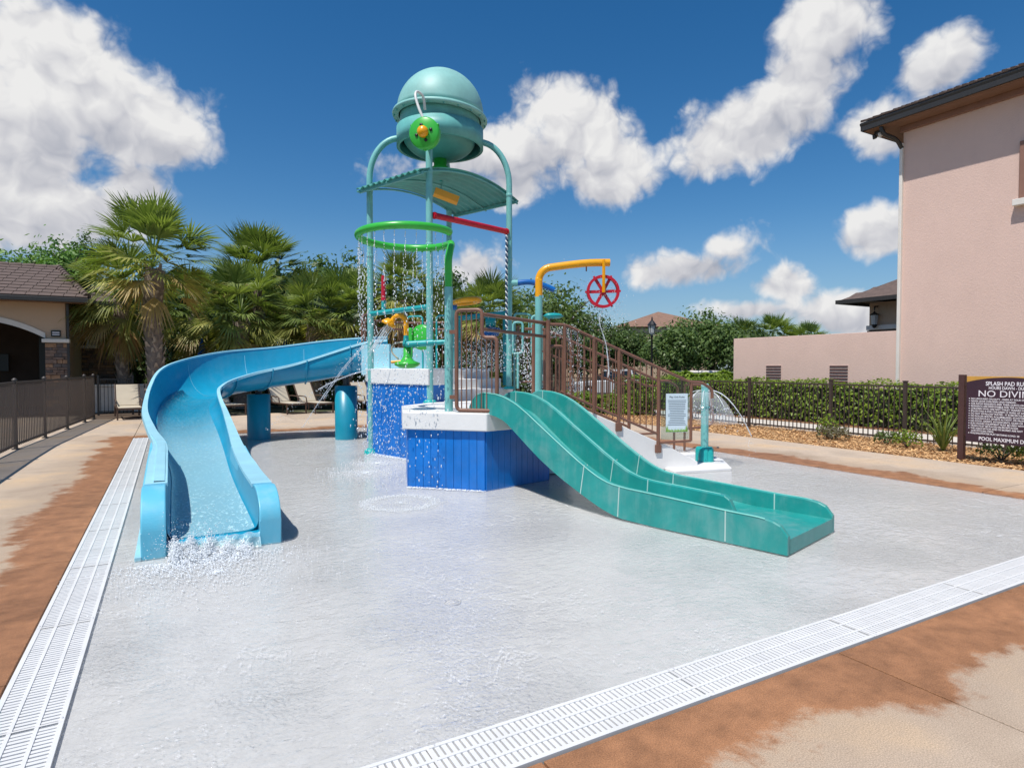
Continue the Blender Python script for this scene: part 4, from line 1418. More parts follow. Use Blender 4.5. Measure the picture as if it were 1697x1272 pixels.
# skirts that close the run-out between rim and pad
for x0, x1, ytop, nm in ((-0.235, -0.047, 9.2, 'left_skirt'), (0.692, 0.875, 9.0, 'right_skirt')):
    prof = [(5.93, -0.02), (5.93, 0.20)]
    for k in range(25):
        a = k / 24 * pi / 2
        prof.append((5.93 + 0.40 * (1 - cos(a)) * 1.0, 0.20 + ((0.535 if x0 < 0 else 0.462) - 0.20) * sin(a)))
    ref = oun if x0 < 0 else inn
    path_r = [p for p in ref if 6.35 < p.y < ytop]
    path_r.sort(key=lambda p: p.y)
    prof += [(p.y, p.z - 0.022) for p in path_r if p.y > 6.5]
    prof += [(ytop + 0.3, -0.02)]
    n = len(prof)
    dx = 0.0
    vs = [(x0, y, z) for y, z in prof] + [(x1, y, z) for y, z in prof]
    fs = [tuple(range(n)), tuple(range(2 * n - 1, n - 1, -1))] + [(i, n + i, n + (i + 1) % n, (i + 1) % n) for i in range(n)]
    MB().add(vs, fs).build('side_skirt', 'slide_pale', blue, bevel=0.012)
MB().box((-0.255, 6.65, 0.0), (0.05, 1.45, 0.035)).build('base_flange', 'slide_rim', blue, bevel=0.004)
lipb = MB()
prof = [(5.96, -0.02), (5.95, 0.06), (5.965, 0.09), (6.02, 0.102), (6.30, 0.102), (6.30, -0.02)]
n = len(prof)
vs = [(-0.05, y, z) for y, z in prof] + [(0.695, y, z) for y, z in prof]
fs = [tuple(range(n)), tuple(range(2 * n - 1, n - 1, -1))] + [(i, n + i, n + (i + 1) % n, (i + 1) % n) for i in range(n)]
lipb.add(vs, fs, False)
lipb.build('exit_lip', 'slide_blue', blue)
sg = MB()
sgp = [p for p in oun if 6.45 < p.y < 9.6]
sg.loft([[(p.x - 0.012, p.y, p.z - 0.16), (p.x - 0.012, p.y, p.z + 0.022), (p.x - 0.10, p.y, p.z + 0.026), (p.x - 0.10, p.y, p.z + 0.0)] for p in sgp], closed=True, smooth=False)
sg.build('splash_guard', 'slide_rim', blue)
for (x, y, zt, ang) in ((1.72, 14.72, 0.98, 0.5), (3.43, 13.78, 1.17, 0.2)):
    col = MB().lathe([(0.245, -0.02), (0.245, zt), (0.0, zt)], (x, y, 0), 36).build('column', 'column_teal', blue)
    MB().tube([(x, y, zt), (x, y, zt + 0.22)], 0.07, 14).build('saddle_stub', 'fence_grey', col)
# entry trough side panel with ladder-like ribs at the tower
for i in (9, 17, 25, 34, 43, 55, 66, 76):
    if i < NS - 4:
        pa = section(i, -0.003)
        nx = (inn[i + 1] - inn[i])
        nx.z = 0
        nx = nx.normalized() * 0.009
        MB().loft([pa[1:-1], [p + nx for p in pa[1:-1]]]).build('bed_seam', 'slide_seam', flume)
MB().prism([(3.50, 12.78), (3.96, 12.32), (4.02, 12.38), (3.56, 12.84)], 1.42, 2.06).build('entry_side', 'slide_rim', blue, bevel=0.01)
MB().prism([(3.98, 12.30), (4.75, 12.05), (4.77, 12.11), (4.00, 12.36)], 1.56, 1.98).build('entry_side', 'slide_rim', blue, bevel=0.01)

# ================================================================== WATER IN THE AIR
ICO_V = []
ph = (1 + 5 ** 0.5) / 2
for a, b in ((-1, ph), (1, ph), (-1, -ph), (1, -ph)):
    ICO_V.append(Vector((a, b, 0)).normalized())
for a, b in ((-1, ph), (1, ph), (-1, -ph), (1, -ph)):
    ICO_V.append(Vector((0, a, b)).normalized())
for a, b in ((ph, -1), (ph, 1), (-ph, -1), (-ph, 1)):
    ICO_V.append(Vector((a, 0, b)).normalized())
ICO_F = [(0, 11, 5), (0, 5, 1), (0, 1, 7), (0, 7, 10), (0, 10, 11), (1, 5, 9), (5, 11, 4), (11, 10, 2), (10, 7, 6), (7, 1, 8),
         (3, 9, 4), (3, 4, 2), (3, 2, 6), (3, 6, 8), (3, 8, 9), (4, 9, 5), (2, 4, 11), (6, 2, 10), (8, 6, 7), (9, 8, 1)]
rd = random.Random(11)


def drop(mb, p, r, st=1.0):
    mb.add([(p[0] + v.x * r, p[1] + v.y * r, p[2] + v.z * r * st) for v in ICO_V], ICO_F, True)


def stuff(mb, name, m, label, cat):
    return tag(mb.build(name, m), label, cat, None, 'stuff')


mb = MB()
for (x, y, z) in RINGPTS:
    zb = DECK if (y > 7.9 and x > 2.95) else 0.0
    zz = z
    while zz > zb:
        gap = 0.026 + 0.05 * (z - zz) / 3
        zz -= gap * rd.uniform(0.5, 1.5)
        s = (z - zz) * 0.020
        drop(mb, (x + rd.gauss(0, s), y + rd.gauss(0, s), zz), rd.uniform(0.0035, 0.0088), rd.uniform(1.2, 3.6))
stuff(mb, 'dripping_water', 'drops', 'strings of water drops falling from the green ring', 'water')
mb = MB()
for k in range(520):      # water striking the tall blue wall and cap
    t = rd.random()
    p = PA + (PC - PA) * t
    n = Vector((-(PC - PA).y, (PC - PA).x)).normalized() * -1
    o = abs(rd.gauss(0, 0.12)) + 0.02
    z = 1.56 * rd.random() ** 1.1
    drop(mb, (p.x + n.x * o, p.y + n.y * o, z), rd.uniform(0.004, 0.010), 1.5)
stuff(mb, 'wall_spray', 'drops', 'drops of water running down in front of the tall blue wall', 'water')
mb = MB()
for k in range(1500):     # falling curtain on the steps
    c = ld(rd.gauss(-0.55, 0.26), rd.uniform(11.0, 12.4))
    drop(mb, (c.x, c.y, 1.5 + abs(rd.gauss(0, 0.38))), rd.uniform(0.003, 0.009), 1.6)
for k in range(700):
    c = ld(0.2 + rd.gauss(0, 0.13) + 0.25 * (k / 700), rd.uniform(10.6, 11.5))
    drop(mb, (c.x, c.y, 2.05 - 0.95 * (k / 700) + rd.gauss(0, 0.09)), rd.uniform(0.003, 0.010), 1.6)
stuff(mb, 'step_spray', 'drops', 'heavy spray bursting over the white platform steps', 'water')
mb = MB()
for k in range(420):      # wheel splash
    a = rd.uniform(0, 2 * pi)
    r = 0.12 + abs(rd.gauss(0, 0.22))
    p = hub + adir * (r * cos(a)) + Vector((0, 0, r * sin(a) - 0.22)) + vdirn * rd.gauss(0, 0.06)
    drop(mb, p, rd.uniform(0.0025, 0.006), 1.4)
pts = catmull([hub + Vector((0, 0, -0.25)), hub + adir * -0.05 + Vector((0, 0, -0.45)), hub + adir * 0.05 + Vector((0, 0, -0.8)), hub + adir * 0.10 + Vector((0, 0, -1.25))], 8)
mb.tube(pts, [0.003 + 0.006 * rd.random() for _ in pts], 7)
for p in pts:
    for _ in range(5):
        drop(mb, p + Vector((rd.gauss(0, .025), rd.gauss(0, .025), rd.gauss(0, .04))), rd.uniform(.002, .005), 1.5)
for x0 in (-0.55, -0.42):
    pts = catmull([hub + adir * (x0 - 0.25) + Vector((0, 0, -0.62)), hub + adir * (x0) + Vector((0, 0, -0.58)), hub + adir * (x0 + 0.06) + Vector((0, 0, -0.85)), hub + adir * (x0 + 0.07) + Vector((0, 0, -1.5))], 8)
    for p in pts:
        for _ in range(14):
            drop(mb, p + Vector((rd.gauss(0, .03), rd.gauss(0, .03), rd.gauss(0, .04))), rd.uniform(.002, .007), 1.8)
stuff(mb, 'wheel_splash', 'drops', 'splashes and trailing water thrown by the red paddle wheel', 'water')
mb = MB()
jt = JP + Vector((0, 0, 1.20))
for (ang, reach, rad) in ((-25, 0.62, .007), (10, 0.80, .009), (60, 0.5, .006), (150, 0.55, .006), (200, 0.30, .006), (245, 0.34, .006), (300, 0.45, .006)):
    a = radians(ang) - HEAD
    d = Vector((cos(a), sin(a), 0))
    pts = []
    for k in range(22):
        t = k / 21
        if ang == 10 or t < 0.8:
            pts.append(jt + d * (0.05 + reach * t) + Vector((0, 0, 0.04 * 4 * t * (1 - t) * 0.5 - 0.78 * t * t * (reach / 0.8))))
    mb.tube(pts, [rad * rd.uniform(0.6, 1.3) for _ in pts], 7)
    e = pts[-1]
    for k in range(18):
        drop(mb, e + Vector((rd.gauss(0, .05), rd.gauss(0, .05), -abs(rd.gauss(0, .2)))), rd.uniform(.003, .008), 1.5)
for zz, rr in ((0.93, 0.33), (0.80, 0.30)):
    for k in range(90):
        a = 2 * pi * k / 90
        drop(mb, JP + Vector((rr * cos(a) + rd.gauss(0, .02), rr * sin(a) + rd.gauss(0, .02), zz - 0.02 + rd.gauss(0, .018))), rd.uniform(.004, .010), 1.0)
stuff(mb, 'jet_streams', 'drops', 'arching water jets and beads around the short spray post', 'water')
# thin water bell
prof = [(0.07 + 0.45 * t, 0.0 - 0.50 * t * t) for t in [k / 12 for k in range(13)]]
stuff(MB().lathe(prof, JP + Vector((0, 0, 1.18)), 40), 'water_bell', 'bell', 'thin clear bell of water around the short spray post', 'water')
mb = MB()
for k in range(14):       # shower head jets
    a = rd.uniform(0, 2 * pi)
    r = 0.08 * sqrt(rd.random())
    s0 = hd_c + Vector((r * cos(a), r * sin(a), -0.03))
    s1 = s0 + hd_ax * rd.uniform(0.25, 0.45) + side * 0.10 * rd.random()
    mb.tube([s0, s1], [0.004, 0.006], 6)
for x0, z0, x1, z1, dd in ((-2.55, 1.95, -3.62, 0.55, 10.6), (-2.50, 1.92, -3.2, 1.05, 10.4)):
    pts = [ld(x0 + (x1 - x0) * t, dd, z0 + (z1 - z0) * (t ** 1.2)) for t in [k / 20 for k in range(21)]]
    mb.tube(pts, [0.007 * rd.uniform(.5, 1.3) for _ in pts], 6)
    for p in pts:
        for _ in range(6):
            drop(mb, p + Vector((rd.gauss(0, .05), rd.gauss(0, .05), rd.gauss(0, .06))), rd.uniform(.003, .007), 1.2)
pts = [ld(-2.2 - 2.0 * t, 10.9 - 0.4 * t, 1.58 - 0.95 * t * t - 0.1 * t) for t in [k / 24 for k in range(25)]]
mb.tube(pts[:15], 0.010, 6)
for p in pts[12:]:
    for _ in range(4):
        drop(mb, p + Vector((rd.gauss(0, .03), rd.gauss(0, .03), rd.gauss(0, .02))), rd.uniform(.006, .013), 1.0)
stuff(mb, 'side_jets', 'jet', 'fine jets of water squirting left from the tower past the blue slide', 'water')
# slide outfall
mb = MB()
for k in range(9000):
    x = 0.0 + 0.60 * (rd.random() ** 1.5) + rd.gauss(0, 0.02)
    y = 5.97 - abs(rd.gauss(0, 0.16))
    lump = 0.62 + 0.30 * sin(x * 23 + y * 17) * cos(x * 11 - y * 29) + 0.25 * sin(x * 47 + 1)
    h = max(0.0, 0.19 * (1 - (5.97 - y) / 0.42)) * (1 - 0.65 * (x / 0.6)) * lump
    z = rd.random() ** 0.7 * h * rd.uniform(0.7, 1.3)
    drop(mb, (x, y, z), rd.uniform(0.0018, 0.0062), rd.uniform(0.7, 1.5))
for k in range(500):
    drop(mb, (0.15 + rd.gauss(0, 0.16), 5.85 + rd.gauss(0, 0.14), 0.08 + abs(rd.gauss(0, 0.10))), rd.uniform(0.0015, 0.004))
for k in range(2600):
    drop(mb, (0.2 + rd.gauss(0, 0.30), 5.75 - abs(rd.gauss(0, 0.24)), -0.004), rd.uniform(0.002, 0.008), 0.4)
stuff(mb, 'outfall_splash', 'foam', 'white water churning out of the mouth of the blue slide', 'water')
mound = MB()
rows = []
for j in range(26):
    y = 5.96 - 0.36 * j / 25
    row = []
    for k in range(44):
        x = -0.03 + 0.62 * k / 43
        h = max(0.0, 0.12 * (1 - j / 25) ** 1.2 * (1 - 0.6 * k / 43)) * (0.6 + 0.4 * rd.random())
        e = min(1, k / 4, (43 - k) / 6)
        row.append((x + rd.gauss(0, .005), y + rd.gauss(0, .006), -0.012 + h * e + rd.gauss(0, .004)))
    rows.append(row)
mound.loft(rows)
stuff(mound, 'outfall_foam', 'foam_soft', 'mound of white foam below the blue slide mouth', 'foam')
fall = MB()
rows = []
for j in range(9):
    t = j / 8
    rows.append([(x, 5.945 - 0.10 * t - 0.012 * sin(40 * x + 5 * t), 0.108 - 0.108 * t ** 1.5 + 0.006 * sin(55 * x)) for x in [0.0 + 0.69 * k / 60 for k in range(61)]])
fall.loft(rows)
stuff(fall, 'outfall_sheet', 'film', 'clear sheet of water pouring over the lip of the blue slide', 'water')
# water film and foam on the slide bed
film = MB()
for i in range(NS - 30, NS):
    pass
rows = [[p + Vector((0, 0, 0.012)) for p in inner_rows[i][7:22]] for i in range(NS - 62, NS)]
film.loft([list(reversed(r)) for r in rows])
stuff(film, 'slide_water', 'film', 'thin water film running down the bed of the blue slide', 'water')
# foam rings where water lands
mb = MB()


def foam_ring(c, r, w, n, rs=(0.004, 0.012)):
    for k in range(n):
        a = rd.uniform(0, 2 * pi)
        q = r + rd.gauss(0, w)
        drop(mb, (c[0] + q * cos(a), c[1] + q * sin(a), -0.006), rd.uniform(*rs), 0.45)


foam_ring((2.36, 6.95), 0.40, 0.05, 1900, (0.002, 0.006))
foam_ring((2.36, 6.95), 0.15, 0.16, 600, (0.0015, 0.005))
foam_ring((0.9, 9.2), 0.2, 0.08, 400, (0.002, 0.006))
foam_ring((2.6, 9.2), 0.05, 0.32, 1200, (0.002, 0.007))
foam_ring((3.0, 10.0), 0.1, 0.25, 900, (0.002, 0.008))
foam_ring((0.3, 5.3), 0.1, 0.42, 1800, (0.0015, 0.006))
for k in range(500):
    t = rd.random()
    p = PA + (PC - PA) * t
    drop(mb, (p.x - abs(rd.gauss(0, .10)), p.y - abs(rd.gauss(0, .05)), -0.004), rd.uniform(.005, .014), .5)
for k in range(420):
    t = rd.random()
    p = H1 + (H2 - H1) * t
    drop(mb, (p.x - abs(rd.gauss(0, .04)) - 0.02, p.y - abs(rd.gauss(0, .04)) - 0.02, -0.004), rd.uniform(.004, .010), .5)
stuff(mb, 'surface_foam', 'foam', 'white foam and bubbles on the pad where the falling water lands', 'foam')

# ================================================================== LEFT SIDE: FENCE AND CABANA
def fence_x(y):
    return -2.66 + max(0.0, (y - 14.5)) * 0.075


lfence = thing('mesh_fence', 'brown metal picket fence with dark privacy mesh along the left deck', 'fence', (-2.5, 16, 0))
FY_ = [4.5, 6.6, 8.7, 10.8, 12.9, 15.0, 17.1, 19.2, 21.3, 22.6]
pick = MB().box((0, 0, 0.64), (0.016, 0.016, 1.16)).build('picket', 'fence_grey', lfence)
pick.location = Vector((fence_x(4.6), 4.6, 0)) - WLOC[lfence.name]
pickn = 0
for i, y in enumerate(FY_):
    x = fence_x(y)
    ps = MB().box((x, y, 0.66), (0.06, 0.06, 1.34), 0).build('post', 'fence_grey', lfence, bevel=0.004)
    MB().lathe([(0.0, 0.05), (0.02, 0.045), (0.046, 0.015), (0.046, 0.0)], (x, y, 1.33), 10).build('post_cap', 'fence_grey', ps)
    MB().box((x, y, 0.01), (0.12, 0.12, 0.02), 0).build('post_foot', 'fence_grey', ps)
    if i + 1 < len(FY_):
        y2 = FY_[i + 1]
        x2 = fence_x(y2)
        for z, h in ((1.285, 0.045), (0.10, 0.035)):
            MB().bar((x, y + 0.03, z), (x2, y2 - 0.03, z), 0.035, h).build('rail', 'fence_grey', lfence)
        MB().add([(x + 0.028, y + 0.03, 0.08), (x2 + 0.028, y2 - 0.03, 0.08), (x2 + 0.028, y2 - 0.03, 1.26), (x + 0.028, y + 0.03, 1.26)], [(0, 1, 2, 3)]).build('privacy_panel', 'privacy_mesh', lfence)
        n = int((y2 - y) / 0.115)
        for k in range(1, n):
            c = pick.copy()
            COL.objects.link(c)
            yy = y + (y2 - y) * k / n
            c.location = Vector((x + (x2 - x) * k / n, yy, 0)) - WLOC[lfence.name]

gate_b = thing('black_picket_gate', 'dark picket gate at the far end of the left deck', 'gate', (-1.7, 24.1, 0))
for k in range(9):
    x = -2.0 + 0.105 * k
    MB().box((x, 24.1, 0.62), (0.018, 0.018, 1.16)).build('picket', 'black_metal', gate_b)
for z in (0.12, 1.18):
    MB().bar((-2.06, 24.1, z), (-1.1, 24.1, z), 0.03, 0.04).build('rail', 'black_metal', gate_b)
for x in (-2.06, -1.1):
    MB().box((x, 24.1, 0.66), (0.06, 0.06, 1.32)).build('post', 'black_metal', gate_b)
tag(MB().box((-1.3, 25.6, 0.45), (2.0, 0.3, 0.9)).box((-1.3, 25.6, 0.94), (2.1, 0.4, 0.07)).build('low_wall', 'curb', bevel=0.01),
    'low pale wall behind the dark picket gate', 'wall')

cab = thing('cabana', 'tan stucco pool cabana with arched opening and tiled hip roof on the left', 'building', (-5, 26, 0))
# front wall with a segmental arch opening
AX0, AX1, SPR, APX = -7.6, -3.54, 2.52, 3.10
ac = (AX0 + AX1) / 2
hw = (AX1 - AX0) / 2
rise = APX - SPR
Rr = (hw * hw + rise * rise) / (2 * rise)


def archz(x):
    return APX - Rr + sqrt(max(Rr * Rr - (x - ac) ** 2, 0))


fw = MB()
fw.box((-3.27, 25.15, 1.95), (0.54, 0.30, 3.9))
fw.box((-9.3, 25.15, 1.95), (3.4, 0.30, 3.9))
cols = [AX0 + (AX1 - AX0) * k / 24 for k in range(25)]
for y in (25.0, 25.30):
    for a, b in zip(cols, cols[1:]):
        fw.quad((a, y, archz(a)), (b, y, archz(b)), (b, y, 3.9), (a, y, 3.9))
for a, b in zip(cols, cols[1:]):
    fw.quad((a, 25.0, archz(a)), (a, 25.3, archz(a)), (b, 25.3, archz(b)), (b, 25.0, archz(b)))
fw.build('front_wall', 'stucco_tan', cab)
at = MB()
r0, r1 = [], []
for x in cols:
    z = archz(x)
    r0.append([(x, 24.955, z - 0.005), (x, 24.955, z + 0.17), (x, 25.02, z + 0.17), (x, 25.02, z - 0.005)])
at.loft(r0, closed=True, smooth=False)
at.build('arch_trim', 'trim_white', cab)
MB().box((-3.02, 28.0, 1.95), (0.06, 5.6, 3.9)).build('side_wall', 'stucco_tan', cab)
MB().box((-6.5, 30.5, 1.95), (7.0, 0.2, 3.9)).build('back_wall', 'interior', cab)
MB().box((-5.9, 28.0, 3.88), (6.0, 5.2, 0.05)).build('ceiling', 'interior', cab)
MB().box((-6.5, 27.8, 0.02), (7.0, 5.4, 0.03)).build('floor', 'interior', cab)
MB().box((-4.0, 30.3, 1.5), (1.0, 0.12, 2.9)).build('cupboard', 'screen_black', cab)
MB().box((-6.0, 30.25, 1.75), (1.1, 0.08, 0.65)).build('screen', 'screen_black', cab)


def stones(parent, x0, x1, y, z0, z1, seed, face='y'):
    r = random.Random(seed)
    z = z0
    while z < z1 - 0.04:
        h = min(r.uniform(0.075, 0.14), z1 - z)
        x = x0
        while x < x1 - 0.03:
            w = min(r.uniform(0.14, 0.34), x1 - x)
            if x1 - x - w < 0.08:
                w = x1 - x
            dp = r.uniform(0.035, 0.075)
            c = (x + w / 2, y - dp / 2 + 0.01, z + h / 2) if face == 'y' else (y - dp / 2, x + w / 2, z + h / 2)
            s = (w - 0.012, dp, h - 0.012) if face == 'y' else (dp, w - 0.012, h - 0.012)
            MB().box(c, s, r.uniform(-0.015, 0.015)).build('stone', r.choice(('stone_a', 'stone_a', 'stone_b', 'stone_c')), parent, bevel=0.006)
            x += w
        z += h


pier = MB().box((-3.255, 25.0, 1.19), (0.60, 0.10, 2.38)).build('stone_pier', 'mortar', cab)
stones(pier, -3.555, -2.955, 24.96, 0.0, 2.38, 3)
MB().box((-3.255, 24.97, 2.44), (0.74, 0.28, 0.12)).build('pier_cap', 'trim_white', cab, bevel=0.012)
pq = MB().box((-3.26, 24.975, 2.68), (0.26, 0.05, 0.20)).build('address_plaque', 'screen_black', cab)
for dz in (0.035, -0.035):
    MB().box((-3.26, 24.945, 2.68 + dz), (0.19, 0.008, 0.035)).build('plaque_line', 'letter_white', pq)
MB().box((-2.93, 24.93, 1.95), (0.07, 0.07, 3.6)).build('downspout', 'gutter_dark', cab)
# set-back wing with stone base and arches
wing_y = 29.0
MB().box((-2.65, wing_y + 0.2, 3.05), (1.5, 0.4, 1.7)).build('wing_wall', 'stucco_tan', cab)
ws = MB().box((-2.65, wing_y + 0.2, 1.15), (1.5, 0.4, 2.30)).build('wing_base', 'mortar', cab)
stones(ws, -3.40, -1.90, wing_y - 0.02, 0.0, 2.30, 5)
MB().box((-2.62, wing_y - 0.02, 2.36), (1.62, 0.56, 0.11)).build('wing_ledge', 'trim_white', cab, bevel=0.01)
for cx_ in (-3.12,):
    m = MB()
    rr = [[(cx_ + (r_) * cos(a), wing_y - 0.03 + dy, 2.42 + r_ * 1.25 * sin(a)) for r_, dy in ((0.30, 0), (0.40, 0), (0.40, 0.05), (0.30, 0.05))] for a in [k / 14 * pi for k in range(15)]]
    m.loft(rr, closed=True, smooth=False)
    m.build('niche_arch', 'trim_white', cab)
    m = MB()
    arcp = [(cx_ + 0.30 * cos(a), 2.42 + 0.375 * sin(a)) for a in [k / 14 * pi for k in range(15)]]
    m.add([(x, wing_y - 0.012, z) for x, z in arcp], [tuple(range(14, -1, -1))])
    m.build('niche', 'interior', cab)
for x in (-1.72, -1.50):
    MB().box((x, wing_y - 0.3, 2.0), (0.13, 0.13, 0.62)).build('meter_box', 'trim_white', cab, bevel=0.01)
# roof
roof = MB()
EZ, RZ = 3.80, 5.12
eave = [(-10.5, 24.35, EZ), (-2.30, 24.35, EZ), (-2.30, 30.7, EZ), (-10.5, 30.7, EZ)]
rdg = [(-10.5, 27.5, RZ), (-3.45, 27.5, RZ)]
vs = eave + rdg
roof.add(vs, [(0, 1, 5, 4), (1, 2, 5), (2, 3, 4, 5), (3, 0, 4), (3, 2, 1, 0)])
rf = roof.build('roof', 'roof_tile', cab)
MB().box((-6.4, 24.30, 3.74), (8.25, 0.10, 0.15)).build('fascia_gutter', 'gutter_dark', cab, bevel=0.02)
MB().box((-2.25, 27.5, 3.74), (0.10, 6.4, 0.15)).build('side_gutter', 'gutter_dark', cab, bevel=0.02)
MB().box((-6.4, 24.68, 3.695), (8.1, 0.62, 0.03)).build('soffit', 'soffit', cab)
tile_m = MB()
sl_ang = math.atan2(RZ - EZ, 27.5 - 24.35)
tile_m.box((0, 0.20, 0.022), (0.315, 0.42, 0.030), m=Matrix.Rotation(radians(-3.2), 3, 'X'))
tile_m.box((0, 0.0, 0.012), (0.315, 0.02, 0.05), m=Matrix.Rotation(radians(-3.2), 3, 'X'))
first = tile_m.build('tile', 'roof_tile', rf, bevel=0.006)
SLW = sqrt((27.5 - 24.35) ** 2 + (RZ - EZ) ** 2)
for r_ in range(10):
    s_ = r_ * 0.345
    y = 24.33 + (27.5 - 24.35) * s_ / SLW
    z = EZ + (RZ - EZ) * s_ / SLW + 0.02
    xmax = -2.32 - (3.45 - 2.30) * s_ / SLW
    k = 0
    while True:
        x = xmax - 0.16 - k * 0.325 - (0.16 if r_ % 2 else 0.0)
        if x < -6.6:
            break
        c = first if (r_ == 0 and k == 0) else first.copy()
        if c is not first:
            COL.objects.link(c)
        c.location = Vector((x, y, z)) - WLOC.get(rf.name, Vector((0, 0, 0)))
        c.rotation_euler = (sl_ang + random.uniform(-.01, .01), random.uniform(-.01, .01), random.uniform(-.012, .012))
        k += 1
for k in range(15):     # hip caps
    t = (k + 0.5) / 15
    p = Vector((-2.30, 24.35, EZ + 0.05)).lerp(Vector((-3.45, 27.5, RZ + 0.05)), t)
    q = Vector((-2.30, 24.35, EZ + 0.05)).lerp(Vector((-3.45, 27.5, RZ + 0.05)), t + 0.075)
    MB().tube([p, q + Vector((0, 0, -0.01))], [0.115, 0.09], 10).build('hip_tile', 'roof_tile', rf)
for k in range(18):
    x = -3.45 - 0.36 * k
    MB().tube([(x, 27.5, RZ + 0.03), (x - 0.40, 27.5, RZ + 0.02)], [0.115, 0.10], 10).build('ridge_tile', 'roof_tile', rf)
wr = MB().add([(-4.6, 28.2, 4.02), (-1.75, 28.2, 4.02), (-1.75, 31.5, 4.02), (-4.6, 31.5, 4.02), (-4.6, 29.85, 4.75), (-2.6, 29.85, 4.75)],
              [(0, 1, 5, 4), (1, 2, 5), (2, 3, 4, 5), (3, 0, 4), (3, 2, 1, 0)]).build('wing_roof', 'roof_tile', cab)
MB().box((-3.2, 28.18, 3.96), (3.0, 0.10, 0.13)).build('wing_gutter', 'gutter_dark', wr)
for r_ in range(5):
    for k in range(8):
        c = first.copy()
        COL.objects.link(c)
        c.parent = wr
        c.location = Vector((-1.95 - 0.33 * k - 0.12 * r_, 28.2 + 0.33 * r_, 4.05 + 0.146 * r_))
        c.rotation_euler = (math.atan2(0.73, 1.65), 0, 0)

# ================================================================== LOUNGERS, UMBRELLAS
def make_lounger():
    t = thing('pool_lounger', '', 'lounger', (0, 0, 0), 'sling loungers on the far deck')
    MB().bar((0, -0.95, 0.36), (0, 0.25, 0.36), 0.60, 0.025).build('seat_sling', 'sling', t, bevel=0.01)
    MB().bar((0, 0.22, 0.38), (0, 0.68, 1.02), 0.60, 0.022).build('back_sling', 'sling', t, bevel=0.008)
    for s in (-1, 1):
        x = s * 0.33
        MB().bar((x, -1.0, 0.35), (x, 0.9, 0.35), 0.04, 0.05).build('side_rail', 'chair_frame', t, bevel=0.008)
        MB().bar((x, 0.22, 0.36), (x, 0.70, 1.03), 0.03, 0.04).build('back_rail', 'chair_frame', t, bevel=0.006)
        for y in (-0.92, 0.80):
            MB().bar((x, y, 0.35), (x, y * 1.02, 0.0), 0.045, 0.045).build('leg', 'chair_frame', t, bevel=0.006)
        MB().tube(arc_path([(x, -0.35, 0.36), (x + s * 0.02, -0.33, 0.56), (x + s * 0.02, 0.12, 0.58), (x, 0.34, 0.56)], 0.06, 4), 0.02, 8).build('arm', 'chair_frame', t)
    MB().bar((-0.33, -1.0, 0.33), (0.33, -1.0, 0.33), 0.04, 0.05).build('front_rail', 'chair_frame', t)
    MB().bar((-0.31, 0.69, 1.02), (0.31, 0.69, 1.02), 0.03, 0.03).build('top_rail', 'chair_frame', t)
    return t


LNG = [(-1.15, 22.6, 0.10, 'beige sling lounger alone beside the dark picket gate'),
       (1.55, 22.7, 0.32, 'beige lounger half hidden behind the bend of the blue slide'),
       (3.45, 22.45, 0.28, 'beige lounger just right of the left slide column'),
       (4.32, 22.30, 0.28, 'beige lounger midway between the two slide columns'),
       (6.25, 22.0, 0.30, 'beige lounger peeking out right of the right slide column'),
       (-0.35, 22.9, 0.10, 'beige lounger partly behind the left wall of the blue slide')]
proto = make_lounger()
for i, (x, y, a, lab) in enumerate(LNG):
    o = proto if i == 0 else copy_tree(proto)
    place(o, (x, y, 0.0), a, lab)


def umbrella(x, y, top, lab):
    t = thing('closed_umbrella', lab, 'umbrella', (x, y, 0), 'closed blue umbrellas')
    MB().tube([(x, y, 0), (x, y, top)], 0.022, 8).build('pole', 'trim_white', t)
    n = 16
    rings = []
    for (r, z) in ((0.02, top + 0.02), (0.07, top - 0.15), (0.13, top - 0.6), (0.16, top - 1.05), (0.14, top - 1.25)):
        rings.append([(x + r * (1 + 0.28 * (k % 2)) * cos(2 * pi * k / n), y + r * (1 + 0.28 * (k % 2)) * sin(2 * pi * k / n), z) for k in range(n)])
    MB().loft(rings, closed=True, smooth=False).build('canopy', 'umbrella_blue', t)
    MB().lathe([(0.0, 0.10), (0.03, 0.07), (0.03, 0.0)], (x, y, top), 10).build('finial', 'umbrella_blue', t)
    MB().lathe([(0.0, 0.10), (0.10, 0.09), (0.24, 0.04), (0.25, 0.0)], (x, y, 0), 18).build('base', 'chair_frame', t)


p = ld(-12.1, 24.0)
umbrella(p.x, p.y, 2.62, 'closed bright blue umbrella under the palms left of the blue slide')
p = ld(-9.35, 25.0)
umbrella(p.x, p.y, 3.45, 'closed blue umbrella showing between two palm crowns')

# ================================================================== RIGHT SIDE
tag(MB().add([(11.45, -6, -0.03), (17.8, -6, -0.03), (17.8, 24, -0.03), (11.45, 24, -0.03)], [(0, 1, 2, 3)]).build('mulch_bed', 'mulch_bed'),
    'wood chip mulch bed between deck and fence', None, kind='structure')
tag(MB().box((14.75, 9, -0.02), (1.5, 30, 0.06)).build('sidewalk', 'curb'), 'pale concrete walk behind the right fence', None, kind='structure')
rc = random.Random(5)


